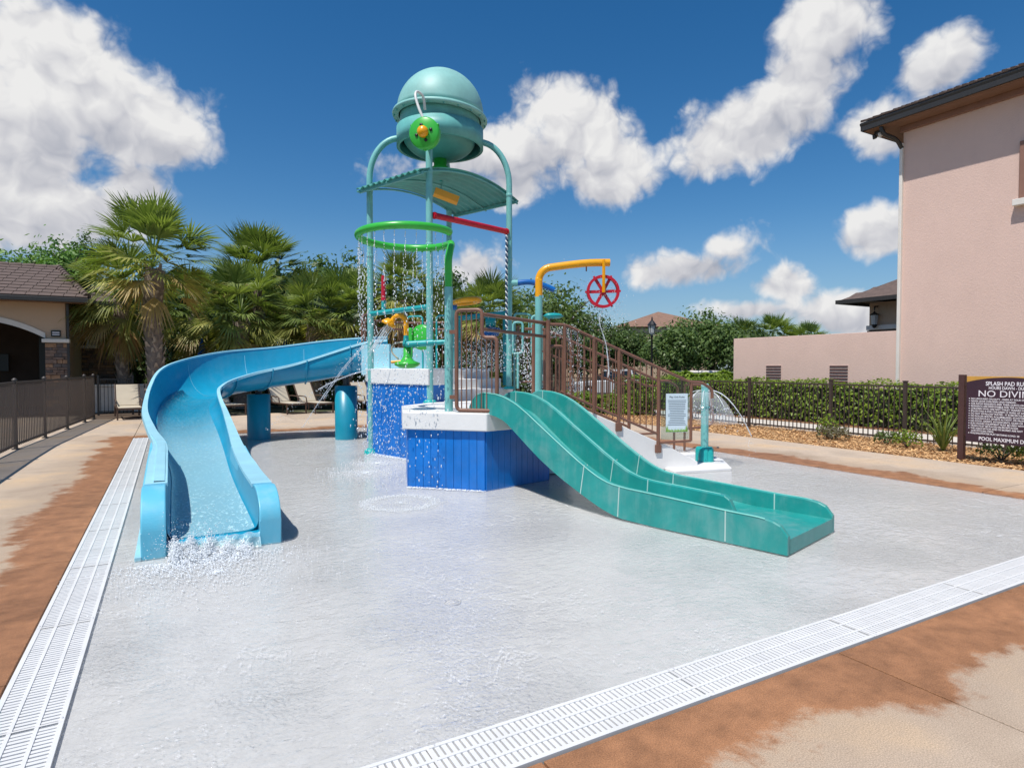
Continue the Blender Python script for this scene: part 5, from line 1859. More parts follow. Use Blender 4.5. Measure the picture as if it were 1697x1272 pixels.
def chips(x0, x1, y0, y1, n, m, name, label):
    c = MB()
    for k in range(n):
        x, y = rc.uniform(x0, x1), y0 + (y1 - y0) * rc.random() ** 1.3
        s = rc.uniform(0.010, 0.032)
        R = Matrix.Rotation(rc.uniform(0, 6.28), 3, 'Z') @ Matrix.Rotation(rc.uniform(-.6, .6), 3, 'X') @ Matrix.Rotation(rc.uniform(-.5, .5), 3, 'Y')
        z = -0.02 + rc.random() * 0.035
        a, b = s, s * rc.uniform(0.25, 0.5)
        c.add([Vector((x, y, z)) + R @ Vector(q) for q in ((-a, -b, 0), (a, -b, 0), (a * 0.9, b, 0), (-a, b * 0.8, 0))], [(0, 1, 2, 3)])
    stuff(c, name, m, label, 'mulch')


chips(11.46, 13.95, 3.0, 18, 26000, 'chip', 'wood_chips', 'orange tan wood chips scattered in front of the right fence')
chips(15.52, 17.0, 4, 20, 7000, 'chip_dark', 'bark_chips', 'dark red bark chips under the clipped hedge')

rfence = thing('picket_fence', 'dark bronze metal picket fence across the right side', 'fence', (13.4, 10, 0))
RY_ = [3.0, 5.4, 7.2, 8.85, 11.15, 13.6, 16.0, 18.4, 20.8]
pk = MB().box((0, 0, 0.62), (0.018, 0.018, 1.10)).build('picket', 'bronze_fence', rfence)
firstp = True
for i, y in enumerate(RY_):
    ps = MB().box((13.4, y, 0.63), (0.065, 0.065, 1.30)).build('post', 'bronze_fence', rfence, bevel=0.004)
    MB().box((13.4, y, 1.29), (0.085, 0.085, 0.03)).build('post_cap', 'bronze_fence', ps, bevel=0.006)
    if i + 1 < len(RY_):
        y2 = RY_[i + 1]
        for z in (1.185, 0.10):
            MB().box((13.4, (y + y2) / 2, z), (0.03, y2 - y - 0.066, 0.035)).build('rail', 'bronze_fence', rfence)
        n = round((y2 - y) / 0.112)
        for k in range(1, n):
            c = pk if firstp else pk.copy()
            if not firstp:
                COL.objects.link(c)
            firstp = False
            c.location = Vector((13.4, y + (y2 - y) * k / n, 0)) - WLOC[rfence.name]

# sign board
SX = 11.9
sign = thing('pool_rules_sign', 'plum and gold splash pad rules sign on a brown post by the right edge', 'sign', (SX, 5.4, 0))
for y in (5.455, 4.10):
    MB().box((SX, y, 0.73), (0.09, 0.09, 1.46)).build('post', 'post_brown', sign, bevel=0.004)
    for z in (1.42, 1.27, 0.42):
        MB().bar((SX, y - 0.045 if y > 5 else y + 0.045, z), (SX, y - 0.10 if y > 5 else y + 0.10, z), 0.015, 0.015).build('pin', 'post_brown', sign)
Y0, Y1 = 5.385, 4.185
MB().box((SX, (Y0 + Y1) / 2, 0.885), (0.03, Y0 - Y1, 1.10)).build('backing', 'sign_gold', sign, bevel=0.003)
pl = []
for k in range(21):
    t = k / 20
    pl.append((Y0 - 0.005 - (Y0 - Y1 - 0.01) * t, 1.335 + 0.085 * (1 - (2 * t - 1) ** 2)))
poly = [(Y0 - 0.005, 0.325)] + pl + [(Y1 + 0.005, 0.325)]
n = len(poly)
vs = [(SX - 0.028, y, z) for y, z in poly] + [(SX - 0.012, y, z) for y, z in poly]
fs = [tuple(range(n)), tuple(range(2 * n - 1, n - 1, -1))] + [(i, n + i, n + (i + 1) % n, (i + 1) % n) for i in range(n)]
MB().add(vs, fs).build('panel', 'sign_plum', sign)
srot = (pi / 2, 0, -pi / 2)
yc_ = (Y0 + Y1) / 2
tx = SX - 0.030
text('SPLASH PAD RULES', 0.092, (tx, yc_, 1.285), srot, 'letter_white', sign, 'heading', 'CENTER', 0.80, 0.0016)
text('HOURS DAWN - DUSK', 0.066, (tx, yc_, 1.222), srot, 'letter_white', sign, 'hours_line', 'CENTER', 0.80, 0.001)
text('NO DIVING', 0.150, (tx, yc_, 1.098), srot, 'letter_white', sign, 'warning', 'CENTER', 1.08)
lines = ['NO LIFEGUARD ON DUTY - SWIM AT YOUR OWN RISK', 'NEVER LEAVE CHILDREN UNATTENDED.', 'FOR RIDGE RESIDENTS AND THEIR GUESTS ONLY',
         'RESIDENTS ARE RESPONSIBLE FOR THE ACTIONS OF', 'CHILDREN WHO ARE NOT TOILET TRAINED MUST', 'SPLASH PAD IS FOR CHILDREN 12 YEARS OF AGE',
         'DO NOT SWALLOW WATER - IT IS RECIRCULATED', 'NO ROLLER SKATES, ROLLERBLADES, SCOOTERS', 'NO ROUGH PLAY, SPORTS ACTIVITY, OR PROFANITY',
         'NO FOOD, DRINKS, INTOXICANTS, GLASS OR', 'ELECTRONIC EQUIPMENT MUST BE USED WITH', 'TRASH MUST BE PLACED IN RECEPTACLES.',
         'THE ASSOCIATION AND ITS BOARD ARE NOT', ' LOST/STOLEN ITEMS.', 'WADING/WATER PLAY BATHING LOAD: 28']
for k, s in enumerate(lines):
    text(s, 0.040, (tx, Y0 - 0.075, 1.045 - 0.0415 * k), srot, 'letter_white', sign, 'rule_line', 'LEFT', 0.88, 0.0006)
    if not s.startswith(' '):
        MB().box((tx, Y0 - 0.052, 1.058 - 0.0415 * k), (0.003, 0.014, 0.014)).build('bullet', 'letter_white', sign)
text('POOL MAXIMUM DEPTH', 0.085, (tx, yc_, 0.365), srot, 'letter_white', sign, 'depth_line', 'CENTER', 0.86, 0.0014)

# main building
WX, WY = 17.8, 9.73
bld = thing('stucco_building', 'tall pink-beige stucco building with dark tiled eave at the right edge', 'building', (20, 2, 0))
MB().box((WX + 4.5, WY / 2 - 5.0 + WY / 2, 4.1), (9.0, 10.0 + 0.0, 8.2)).build('wall', 'stucco', bld)
b_y0 = WY - 10.0
MB().box((WX + 4.0, (WY + 0.7 + b_y0) / 2, 8.21), (9.3, WY + 0.75 - b_y0, 0.03)).build('soffit', 'soffit', bld)
MB().box((WX - 0.16, (WY + b_y0) / 2, 8.12), (0.32, 10.0, 0.14)).build('frieze', 'trim_brown', bld, bevel=0.02) if False else None
MB().box((WX - 0.05, (WY + b_y0) / 2, 8.12), (0.10, 10.1, 0.15)).build('frieze', 'trim_brown', bld, bevel=0.01)
gp_ = [(-0.07, -0.12), (0.06, -0.12), (0.06, 0.10), (-0.10, 0.10), (-0.10, 0.06), (-0.075, 0.0)]
rings = [[(17.17 + a, y, 8.33 + b) for a, b in gp_] for y in (WY + 0.78, b_y0)]
g_ = MB().loft(rings, closed=True, smooth=False)
g_.add(rings[0], [tuple(range(6))])
g_.build('gutter', 'gutter_dark', bld)
rings = [[(x, WY + 0.72 - a, 8.33 + b) for a, b in gp_] for x in (17.1, 26.5)]
MB().loft(rings, closed=True, smooth=False).build('gutter', 'gutter_dark', bld)
MB().box((17.24, (WY + b_y0) / 2 + 0.3, 8.30), (0.03, 10.6, 0.22)).build('fascia', 'soffit', bld)
rfm = MB().add([(17.12, b_y0, 8.44), (17.12, WY + 0.78, 8.44), (22.3, WY - 4.4, 10.6), (22.3, b_y0, 10.6), (26.5, WY + 0.78, 8.44)],
               [(0, 1, 2, 3), (1, 4, 2)]).build('roof', 'roof_tile', bld)
tprof = [(-0.155, 0.0), (-0.15, 0.035), (-0.06, 0.05), (0.0, 0.03), (0.06, 0.05), (0.15, 0.06), (0.165, 0.03), (0.165, 0.0)]
tmm = MB()
rr = [[(y_, b, z_ + (0.0 if y_ < 0.3 else 0.0)) for b, z_ in tprof] for y_ in (-0.05, 0.42)]
tmm.loft(rr, closed=True, smooth=False)
tmm.add(rr[0], [tuple(range(7, -1, -1))])
ft = tmm.build('tile', 'roof_tile', rfm)
firstt = True
for row in range(3):
    for k in range(31):
        c = ft if firstt else ft.copy()
        if not firstt:
            COL.objects.link(c)
        firstt = False
        c.location = (17.10 + 0.36 * row, WY + 0.60 - 0.335 * k - 0.35 * row, 8.455 + 0.15 * row)
        c.rotation_euler = (random.uniform(-.02, .02), -radians(22.6 - 3), random.uniform(-.02, .02))
dsp = MB()
dsp.box((WX - 0.035, WY + 0.02, 3.9), (0.10, 0.085, 7.7))
dspo = dsp.build('downspout', 'trim_white', bld, bevel=0.012)
MB().tube(arc_path([(17.22, WY + 0.30, 8.25), (17.25, WY + 0.25, 8.0), (17.60, WY + 0.07, 7.86), (WX - 0.04, WY + 0.02, 7.62)], 0.14, 6), 0.055, 10).build('downspout_elbow', 'gutter_dark', dspo)
fl_ = thing('flood_light', 'small twin flood light tucked under the eave corner', 'light', (17.35, WY + 0.35, 8.1))
for dy in (0.0, 0.16):
    MB().lathe([(0.0, -0.10), (0.035, -0.10), (0.06, 0.0), (0.06, 0.02), (0.0, 0.02)], (17.40, WY + 0.40 + dy, 8.02), 14, Matrix.Rotation(radians(140), 3, 'Y')).build('lamp_head', 'trim_white' if dy == 0 else 'gutter_dark', fl_)
MB().box((17.45, WY + 0.46, 8.15), (0.10, 0.24, 0.08)).build('mount', 'gutter_dark', fl_)
wn = MB().box((WX - 0.03, 6.30, 6.27), (0.08, 1.46, 1.36)).build('window', 'trim_brown', bld, bevel=0.01)
MB().box((WX - 0.075, 6.30, 6.27), (0.02, 1.20, 1.12)).build('pane', 'car_glass', wn)
MB().box((WX - 0.085, 6.30, 6.27), (0.03, 0.05, 1.12)).build('mullion', 'trim_white', wn)
MB().box((WX - 0.09, 6.30, 5.50), (0.20, 1.62, 0.15)).build('sill', 'trim_white', wn, bevel=0.01)

# low screen wall with louvres
lw = thing('screen_wall', 'low pink-beige stucco wall with two louvred vents beside the building', 'wall', (WX, 12.7, 0))
MB().box((WX + 0.12, (WY + 15.52) / 2 + 0.03, 1.295), (0.24, 15.52 - WY - 0.06, 2.61)).build('wall', 'stucco', lw, bevel=0.01)
MB().box((WX + 2.5, 15.40, 1.29), (4.7, 0.22, 2.58)).build('return_wall', 'stucco', lw)
for yv in (13.82, 11.51):
    v = MB().box((WX - 0.003, yv, 1.37), (0.012, 0.64, 0.56)).build('vent', 'stucco', lw)
    for k in range(6):
        MB().box((WX - 0.012, yv, 1.60 - 0.093 * k), (0.016, 0.58, 0.046), m=Matrix.Rotation(radians(18), 3, 'Y')).build('louvre', 'post_brown', v)

# small tower wing behind the wall
tw = thing('gate_house', 'small stucco gate house with tiled roof and lantern behind the screen wall', 'building', (24, 12, 0))
MB().box((24.4, 12.3, 1.95), (4.3, 1.9, 3.9)).build('wall', 'stucco_tan', tw)
MB().box((24.4, 12.3, 3.0), (4.45, 2.05, 0.16)).build('ledge', 'trim_white', tw, bevel=0.01)
sb = MB().box((24.4, 12.3, 1.45), (4.4, 2.0, 2.9)).build('stone_base', 'mortar', tw)
ex0, ex1, ey0, ey1 = 21.35, 27.6, 10.6, 13.9
wr2 = MB().add([(ex0, ey0, 3.98), (ex1, ey0, 3.98), (ex1, ey1, 3.98), (ex0, ey1, 3.98), (23.3, 12.25, 4.95), (25.6, 12.25, 4.95)],
               [(0, 1, 5, 4), (1, 2, 5), (2, 3, 4, 5), (3, 0, 4), (3, 2, 1, 0)]).build('roof', 'roof_tile', tw)
for (c, s) in (((ex0, (ey0 + ey1) / 2, 3.94), (0.10, 3.4, 0.14)), (((ex0 + ex1) / 2, ey0, 3.94), (6.3, 0.10, 0.14)), (((ex0 + ex1) / 2, ey1, 3.94), (6.3, 0.10, 0.14))):
    MB().box(c, s).build('gutter', 'gutter_dark', wr2)
for r_ in range(4):
    for k in range(8 - 1):
        t0 = r_ / 5.2
        yk = ey0 + 0.35 + 0.42 * k
        if not (ey0 + 1.65 * t0 + 0.1 < yk < ey1 - 1.65 * t0 - 0.1):
            continue
        MB().box((ex0 + 0.18 + 1.95 * t0, yk, 4.02 + 0.97 * t0), (0.42, 0.40, 0.035), m=Matrix.Rotation(-math.atan2(0.97, 1.95) + 0.06, 3, 'Y')).build('tile', 'roof_tile', wr2)
lan = thing('wall_lantern', 'black wall lantern on the gate house', 'lantern', (22.05, 12.6, 3.3))
MB().lathe([(0.0, 0.30), (0.05, 0.22), (0.16, 0.16), (0.16, 0.13), (0.0, 0.13)], (22.05, 12.95, 3.30), 8, smooth=False).build('cap', 'black_metal', lan)
MB().lathe([(0.13, 0.13), (0.09, -0.22), (0.0, -0.24)], (22.05, 12.95, 3.30), 8, smooth=False).build('glass', 'lantern_glass', lan)
MB().lathe([(0.10, -0.20), (0.06, -0.30), (0.0, -0.34)], (22.05, 12.95, 3.30), 8, smooth=False).build('base', 'black_metal', lan)
MB().tube(arc_path([(22.05, 12.95, 3.6), (22.05, 12.95, 3.75), (22.30, 12.95, 3.75)], 0.1, 5), 0.025, 8).build('bracket', 'black_metal', lan)

# ================================================================== FOLIAGE
rf_ = random.Random(21)


def fan_leaf(mb, base, dirv, length, fan, droop, nseg=20, spread=150):
    """palmetto leaf: petiole and a pleated fan of narrow drooping blades"""
    d = dirv.normalized()
    up = Vector((0, 0, 1))
    s = d.cross(up)
    if s.length < 0.05:
        s = Vector((1, 0, 0))
    s.normalize()
    nrm = s.cross(d).normalized()
    mid = base + d * length * 0.6
    tip = base + d * length + Vector((0, 0, -droop * 0.18 * length))
    w = 0.016
    mb.add([base - s * w * 1.6, base + s * w * 1.6, mid + s * w, mid - s * w], [(0, 1, 2, 3)])
    mb.add([mid - s * w, mid + s * w, tip + s * w * 0.6, tip - s * w * 0.6], [(0, 1, 2, 3)])
    d2 = (tip - mid).normalized()
    roll = rf_.uniform(-0.5, 0.5)
    s2 = (s * cos(roll) + nrm * sin(roll)).normalized()
    n2 = s2.cross(d2).normalized()
    for k in range(nseg):
        a = radians(-spread / 2 + spread * k / (nseg - 1) + rf_.uniform(-3, 3))
        bd = (d2 * cos(a) + s2 * sin(a) + n2 * (0.30 * abs(sin(a)) - 0.05)).normalized()
        L = fan * (0.72 + 0.28 * cos(a)) * rf_.uniform(0.86, 1.1)
        side_ = bd.cross(n2).normalized()
        wid = 0.030
        m1 = tip + bd * L * 0.55 + Vector((0, 0, -droop * 0.06 * L))
        e1 = tip + bd * L + Vector((0, 0, -droop * (0.30 + rf_.uniform(0, 0.25)) * L))
        mb.add([tip - side_ * 0.006, tip + side_ * 0.006, m1 + side_ * wid, m1 - side_ * wid, e1],
               [(0, 1, 2, 3), (3, 2, 4)])


def palm_crown_mesh(name, nleaf, size, skirt):
    mb = MB()
    for k in range(nleaf):
        t = k / nleaf
        el = math.asin(max(-1, min(1, 0.97 - (1.30 if skirt < 5 else 1.5) * t))) + radians(rf_.uniform(-10, 10))
        az_ = k * 2.39996 + rf_.uniform(-0.3, 0.3)
        d = Vector((cos(el) * cos(az_), cos(el) * sin(az_), sin(el)))
        age = t + rf_.uniform(-0.12, 0.12)
        mb.cur = 0 if age < 0.66 else (1 if age < 0.93 else 2)
        fan_leaf(mb, Vector((0, 0, -0.35 * t)) * size, d, size * rf_.uniform(0.46, 0.62), size * rf_.uniform(0.46, 0.58), 0.15 + (0.5 if skirt < 5 else 0.75) * t, 24)
    for k in range(skirt):
        az_ = rf_.uniform(0, 6.28)
        d = Vector((cos(az_) * 0.55, sin(az_) * 0.55, -0.85))
        mb.cur = rf_.choice((1, 2, 3))
        fan_leaf(mb, Vector((0, 0, -0.4 * size)), d, size * rf_.uniform(0.3, 0.5), size * rf_.uniform(0.4, 0.5), 1.2, 14, 90)
    me = bpy.data.meshes.new(name)
    me.from_pydata(mb.v, [], mb.f)
    for m in ('palm_green', 'palm_olive', 'palm_straw', 'leaf_dead'):
        me.materials.append(MAT[m])
    me.polygons.foreach_set('material_index', mb.mi)
    me.update()
    return me


CROWNS = [palm_crown_mesh('palm_crown', 66, 2.0, 2), palm_crown_mesh('palm_crown', 60, 2.0, 12), palm_crown_mesh('palm_crown', 64, 2.0, 3)]


def palm(x, y, trunk_h, size, which, label, rot=0.0, group='sabal palms around the pool', boots=True, tr_r=0.24):
    t = thing('sabal_palm', label, 'palm', (x, y, 0), group)
    pts = [(x + 0.05 * sin(k * 0.9), y, trunk_h * k / 8 - 0.05) for k in range(9)]
    rs = [tr_r * (1.18 - 0.25 * min(1, k / 3) + (0.12 if k > 5 else 0)) for k in range(9)]
    tk = MB().tube(pts, rs, 16).build('trunk', 'trunk', t)
    if boots:
        b = MB()
        n = int(trunk_h * 26)
        for k in range(n):
            z = 0.25 + (trunk_h - 0.25) * k / n
            a = k * 2.39996
            d = Vector((cos(a), sin(a), 0))
            s = Vector((-sin(a), cos(a), 0))
            c = Vector((x + 0.05 * sin(z / trunk_h * 7.2), y, z)) + d * tr_r * 0.88
            L = rf_.uniform(0.13, 0.24)
            o = rf_.uniform(0.05, 0.12)
            w = rf_.uniform(0.06, 0.10)
            b.add([c - s * w, c + s * w, c + s * w * 0.4 + d * o + Vector((0, 0, L)), c - s * w * 0.4 + d * o + Vector((0, 0, L)), c + d * 0.05 + Vector((0, 0, L * 0.2))],
                  [(0, 4, 3), (4, 1, 2), (4, 2, 3), (0, 3, 2, 1)])
        tag(b.build('boots', 'boot', t), None, kind='stuff')
    cr = link('crown', CROWNS[which], t)
    cr.location = (0, 0, trunk_h + 0.25 * size)
    cr.rotation_euler = (rf_.uniform(-.06, .06), rf_.uniform(-.06, .06), rot)
    cr.scale = (size / 2.0,) * 3
    return t




PALMS = [((-0.42, 22.95), 4.75, 2.05, 0, 'tall sabal palm with full crown and bare scaly trunk left of the blue slide', 0.3, True, 0.27),
         (ld(-13.95, 22.0).xy, 3.9, 1.9, 1, 'shaded sabal palm trunk close behind the tall palm at left', 1.9, True, 0.22),
         (ld(-10.57, 24.0).xy, 3.35, 2.15, 1, 'shaggy low sabal palm with hanging dead fronds above the slide', 2.6, True, 0.30),
         (ld(-11.05, 27.0).xy, 5.3, 2.3, 2, 'dark sabal palm crown rising behind the shaggy low palm', 0.9, False, 0.24),
         (ld(-13.45, 26.0).xy, 3.7, 1.95, 2, 'sabal palm half hidden right of the tall palm', 4.0, True, 0.22),
         (ld(-7.91, 24.5).xy, 3.2, 1.95, 1, 'yellow-green low sabal palm above the upper slide run', 1.2, True, 0.26),
         (ld(-6.64, 25.0).xy, 3.5, 1.9, 0, 'green sabal palm behind the left teal tower post', 5.1, True, 0.24),
         (ld(-4.43, 25.0).xy, 4.3, 1.8, 1, 'sabal palm seen through the falling drops under the green ring', 3.1, False, 0.22),
         (ld(-0.97, 27.0).xy, 3.6, 1.8, 0, 'sabal palm between ring post and right tower post', 2.2, False, 0.22),
         (ld(-2.46, 30.0).xy, 3.4, 1.9, 2, 'far sabal palm low behind the guard panel', 0.4, False, 0.22),
         (ld(17.33, 46.0).xy, 3.1, 1.9, 0, 'leftmost of the far palms above the screen wall', 0.7, False, 0.2),
         (ld(19.07, 45.0).xy, 3.4, 1.9, 2, 'middle one of the far palms above the screen wall', 2.7, False, 0.2),
         (ld(22.46, 47.0).xy, 2.9, 1.9, 1, 'rightmost of the far palms above the screen wall', 4.4, False, 0.2)]
for (xy, h, s, w, lab, r, bt, tr_r) in PALMS:
    palm(xy[0], xy[1], h, s, w, lab, r, boots=bt, tr_r=tr_r)


def crown_mesh(name, rx, rz, nclump, per, leaf, clump_r, m, shell=0.55):
    """broadleaf crown: leaf faces gathered in clumps through an uneven volume"""
    mb = MB()
    r = rf_
    for c in range(nclump):
        while True:
            p = Vector((r.uniform(-1, 1), r.uniform(-1, 1), r.uniform(-1, 1)))
            if shell < p.length < 1.0:
                break
        lump = 0.80 + 0.30 * sin(p.x * 5 + c) * cos(p.y * 4)
        c0 = Vector((p.x * rx * lump, p.y * rx * lump, p.z * rz * lump))
        cr = clump_r * r.uniform(0.6, 1.3)
        for k in range(per):
            q = Vector((r.gauss(0, 1), r.gauss(0, 1), r.gauss(0, 0.75))) * cr * 0.55
            n = (q.normalized() + Vector((r.uniform(-.7, .7), r.uniform(-.7, .7), r.uniform(-.2, .9)))).normalized()
            t1 = n.orthogonal().normalized()
            t1 = (Matrix.Rotation(r.uniform(0, 6.28), 3, n) @ t1)
            t2 = n.cross(t1)
            s = leaf * r.uniform(0.6, 1.35)
            ce = c0 + q
            mb.add([ce - t1 * s, ce + t2 * s * 0.45, ce + t1 * s, ce - t2 * s * 0.45], [(0, 1, 2, 3)])
    me = bpy.data.meshes.new(name)
    me.from_pydata(mb.v, [], mb.f)
    me.materials.append(MAT[m])
    me.update()
    return me


TC_ = {'oak': crown_mesh('crown', 2.0, 1.5, 95, 70, 0.11, 0.62, 'leaf_oak'),
       'dark': crown_mesh('crown', 2.6, 2.2, 105, 75, 0.16, 0.8, 'leaf_dark'),
       'mid': crown_mesh('crown', 2.6, 2.8, 105, 75, 0.15, 0.75, 'leaf_mid'),
       'light': crown_mesh('crown', 2.2, 3.2, 95, 75, 0.15, 0.65, 'leaf_light'),
       'pine': crown_mesh('crown', 1.2, 3.0, 55, 70, 0.13, 0.5, 'leaf_mid', 0.2),
       'blossom': crown_mesh('crown', 1.4, 1.2, 60, 60, 0.08, 0.45, 'leaf_oak')}
TDIM = {'oak': (2.0, 1.5), 'dark': (2.6, 2.2), 'mid': (2.6, 2.8), 'light': (2.2, 3.2), 'pine': (1.2, 3.0), 'blossom': (1.4, 1.2)}


def tree(lat, d, top, kind, wscale, label, name='tree', group=None):
    p = ld(lat, d)
    rx, rz = TDIM[kind]
    t = thing(name, label, 'tree', (p.x, p.y, 0), group)
    sc_ = wscale
    zc = top - rz * sc_ * 1.0
    tr = 0.10 + 0.03 * top
    b = MB()
    b.tube([(p.x, p.y, -0.1), (p.x + 0.1, p.y, zc * 0.5), (p.x - 0.05, p.y + 0.1, zc), (p.x, p.y, zc + rz * sc_ * 0.6)], [tr, tr * 0.8, tr * 0.5, tr * 0.15], 10)
    for k in range(7):
        a = k * 2.4
        z0 = zc - rz * sc_ * (0.5 - 0.11 * k)
        z0 = max(z0, 0.5)
        e = (p.x + rx * sc_ * 0.75 * cos(a), p.y + rx * sc_ * 0.75 * sin(a), z0 + rz * sc_ * 0.6)
        b.tube([(p.x, p.y, z0), ((p.x + e[0]) / 2, (p.y + e[1]) / 2, z0 + rz * sc_ * 0.22), e], [tr * 0.4, tr * 0.28, tr * 0.06], 7)
    b.build('trunk', 'bark', t)
    c = link('crown', TC_[kind], t)
    c.location = (0, 0, zc)
    c.scale = (sc_, sc_, sc_)
    c.rotation_euler = (0, 0, rf_.uniform(0, 6.28))
    return t


TREES = [(-36.33, 44, 9.9, 'light', 1.15, 'light green tree at the left edge above the cabana roof'),
         (-35.54, 46, 10.6, 'light', 1.2, 'rounded light green tree above the cabana ridge'),
         (-33.09, 45, 11.0, 'light', 1.05, 'light green tree between cabana ridge and tall palm'),
         (-33.55, 48, 12.2, 'pine', 1.15, 'narrow pointed tree left of the tall palm crown'),
         (-20.66, 34, 6.4, 'dark', 1.15, 'dark tree mass behind the tall palm trunk'),
         (-16.48, 33, 6.3, 'dark', 1.1, 'dark tree behind the palms right of the tall palm'),
         (-12.76, 33, 6.6, 'dark', 1.1, 'dark tree behind the shaggy low palm'),
         (-11.62, 36, 7.8, 'mid', 1.0, 'rounded green tree top left of the drip ring'),
         (-9.65, 37, 8.6, 'pine', 1.1, 'dark narrow pine top just left of the drip ring'),
         (-8.79, 31, 5.4, 'dark', 1.0, 'dark shrub-like tree low behind the left tower post'),
         (-6.63, 34, 6.2, 'dark', 1.15, 'dark tree behind the ring post'),
         (-4.46, 40, 7.6, 'mid', 1.0, 'green tree between the two tall teal posts'),
         (-3.13, 36, 5.8, 'dark', 1.0, 'dark tree under the cloud behind the guard panel'),
         (0.63, 30, 5.2, 'blossom', 1.3, 'loose leafy tree between right tower post and yellow armed post'),
         (1.95, 26, 4.9, 'blossom', 1.25, 'sprawling leafy tree right of the yellow armed post'),
         (5.77, 43, 4.9, 'oak', 1.15, 'rounded oak above the upper stair railing'),
         (8.09, 43, 4.4, 'oak', 1.05, 'rounded oak left of the black lamp post'),
         (9.53, 36, 4.1, 'oak', 1.0, 'rounded oak right of the black lamp post'),
         (11.98, 37, 4.7, 'oak', 1.15, 'rounded oak beside the end of the screen wall'),
         (16.92, 44, 4.3, 'oak', 1.2, 'oak partly behind the screen wall under the far palms'),
         (22.23, 48, 4.2, 'oak', 1.2, 'oak low behind the screen wall at its right end'),
         (2.12, 42, 4.6, 'oak', 1.2, 'far oak low behind the yellow armed post'),
         (5.48, 50, 4.8, 'oak', 1.25, 'far oak behind the white car')]
for (lat, d, top, kind, ws_, lab) in TREES:
    tree(lat, d, top, kind, ws_, lab, name='pine_tree' if kind == 'pine' else 'tree', group='trees behind the splash pad')


def hedge(name, a, b, w, h, n, leaf, m, label, core='leaf_dark', z0=0.0, cat='hedge'):
    a, b = Vector((a[0], a[1], 0)), Vector((b[0], b[1], 0))
    d = b - a
    L = d.length
    x = d.normalized()
    y = Vector((-x.y, x.x, 0))
    t = thing(name, label, cat, tuple((a + b) / 2))
    r = rf_
    c = MB()
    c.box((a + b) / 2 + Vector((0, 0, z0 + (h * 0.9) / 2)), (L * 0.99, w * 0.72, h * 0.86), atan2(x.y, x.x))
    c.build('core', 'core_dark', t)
    mb = MB()
    for k in range(n):
        f = r.random()
        u = r.random() * L
        wob = 0.06 * sin(u * 3.1) + 0.05 * sin(u * 7.7 + 1)
        if f < 0.34:
            q = a + x * u + y * r.uniform(-w / 2, w / 2) + Vector((0, 0, z0 + h + wob + r.gauss(0, 0.03)))
            n_ = Vector((0, 0, 1))
        else:
            sgn = -1 if r.random() < 0.5 else 1
            zz = z0 + h * r.random() ** 0.8
            q = a + x * u + y * sgn * (w / 2 + wob - 0.05 * abs(zz - h * .6) + r.gauss(0, 0.03)) + Vector((0, 0, zz))
            n_ = y * sgn
        n_ = (n_ + Vector((r.uniform(-.8, .8), r.uniform(-.8, .8), r.uniform(-.3, .9)))).normalized()
        t1 = Matrix.Rotation(r.uniform(0, 6.28), 3, n_) @ n_.orthogonal().normalized()
        t2 = n_.cross(t1)
        s = leaf * r.uniform(0.6, 1.3)
        mb.add([q - t1 * s, q + t2 * s * 0.5, q + t1 * s, q - t2 * s * 0.5], [(0, 1, 2, 3)])
    mb.build('foliage', m, t)
    return t


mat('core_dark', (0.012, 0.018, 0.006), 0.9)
hedge('clipped_hedge', (16.75, 3.0), (16.75, 20.5), 0.95, 1.12, 15000, 0.055, 'leaf_hedge', 'bright clipped hedge behind the bronze picket fence')
p1, p2 = ld(-16.54, 25.0), ld(-5.20, 25.4)
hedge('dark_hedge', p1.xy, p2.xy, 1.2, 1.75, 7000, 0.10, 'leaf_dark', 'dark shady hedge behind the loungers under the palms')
p1, p2 = ld(7.65, 30), ld(10.87, 29)
hedge('far_hedge', p1.xy, p2.xy, 1.0, 1.25, 7000, 0.08, 'leaf_hedge', 'long low green hedge in the distance behind the stairs')
p1, p2 = ld(1.72, 21.5), ld(4.76, 20.5)
hedge('middle_hedge', p1.xy, p2.xy, 0.8, 0.62, 3500, 0.06, 'leaf_hedge', 'short hedge seen through the stair balusters')
p1, p2 = ld(-7.65, 27), ld(1.32, 26)
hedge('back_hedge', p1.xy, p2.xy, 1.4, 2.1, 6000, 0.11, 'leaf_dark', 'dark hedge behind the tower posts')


def shrub(x, y, r, h, n, leaf, m, label, upright=0.0):
    t = thing('shrub', label, 'shrub', (x, y, 0), 'small shrubs in the mulch bed')
    b = MB()
    for k in range(7):
        a = k * 2.4
        b.tube([(x, y, -0.03), (x + 0.5 * r * cos(a), y + 0.5 * r * sin(a), h * 0.5), (x + 0.85 * r * cos(a), y + 0.85 * r * sin(a), h * 0.9)], [0.012, 0.008, 0.004], 5)
    b.build('stems', 'bark', t)
    mb = MB()
    for k in range(n):
        a = rf_.uniform(0, 6.28)
        q = r * sqrt(rf_.random())
        z = h * (0.15 + 0.85 * rf_.random() ** 0.7) * (1 - 0.35 * (q / r) ** 2)
        c = Vector((x + q * cos(a), y + q * sin(a), z))
        n_ = Vector((rf_.uniform(-1, 1), rf_.uniform(-1, 1), rf_.uniform(0, 1.2))).normalized()
        t1 = Matrix.Rotation(rf_.uniform(0, 6.28), 3, n_) @ n_.orthogonal().normalized()
        t2 = n_.cross(t1)
        s = leaf * rf_.uniform(0.6, 1.3)
        mb.add([c - t1 * s, c + t2 * s * 0.5, c + t1 * s, c - t2 * s * 0.5], [(0, 1, 2, 3)])
    mb.build('leaves', m, t)


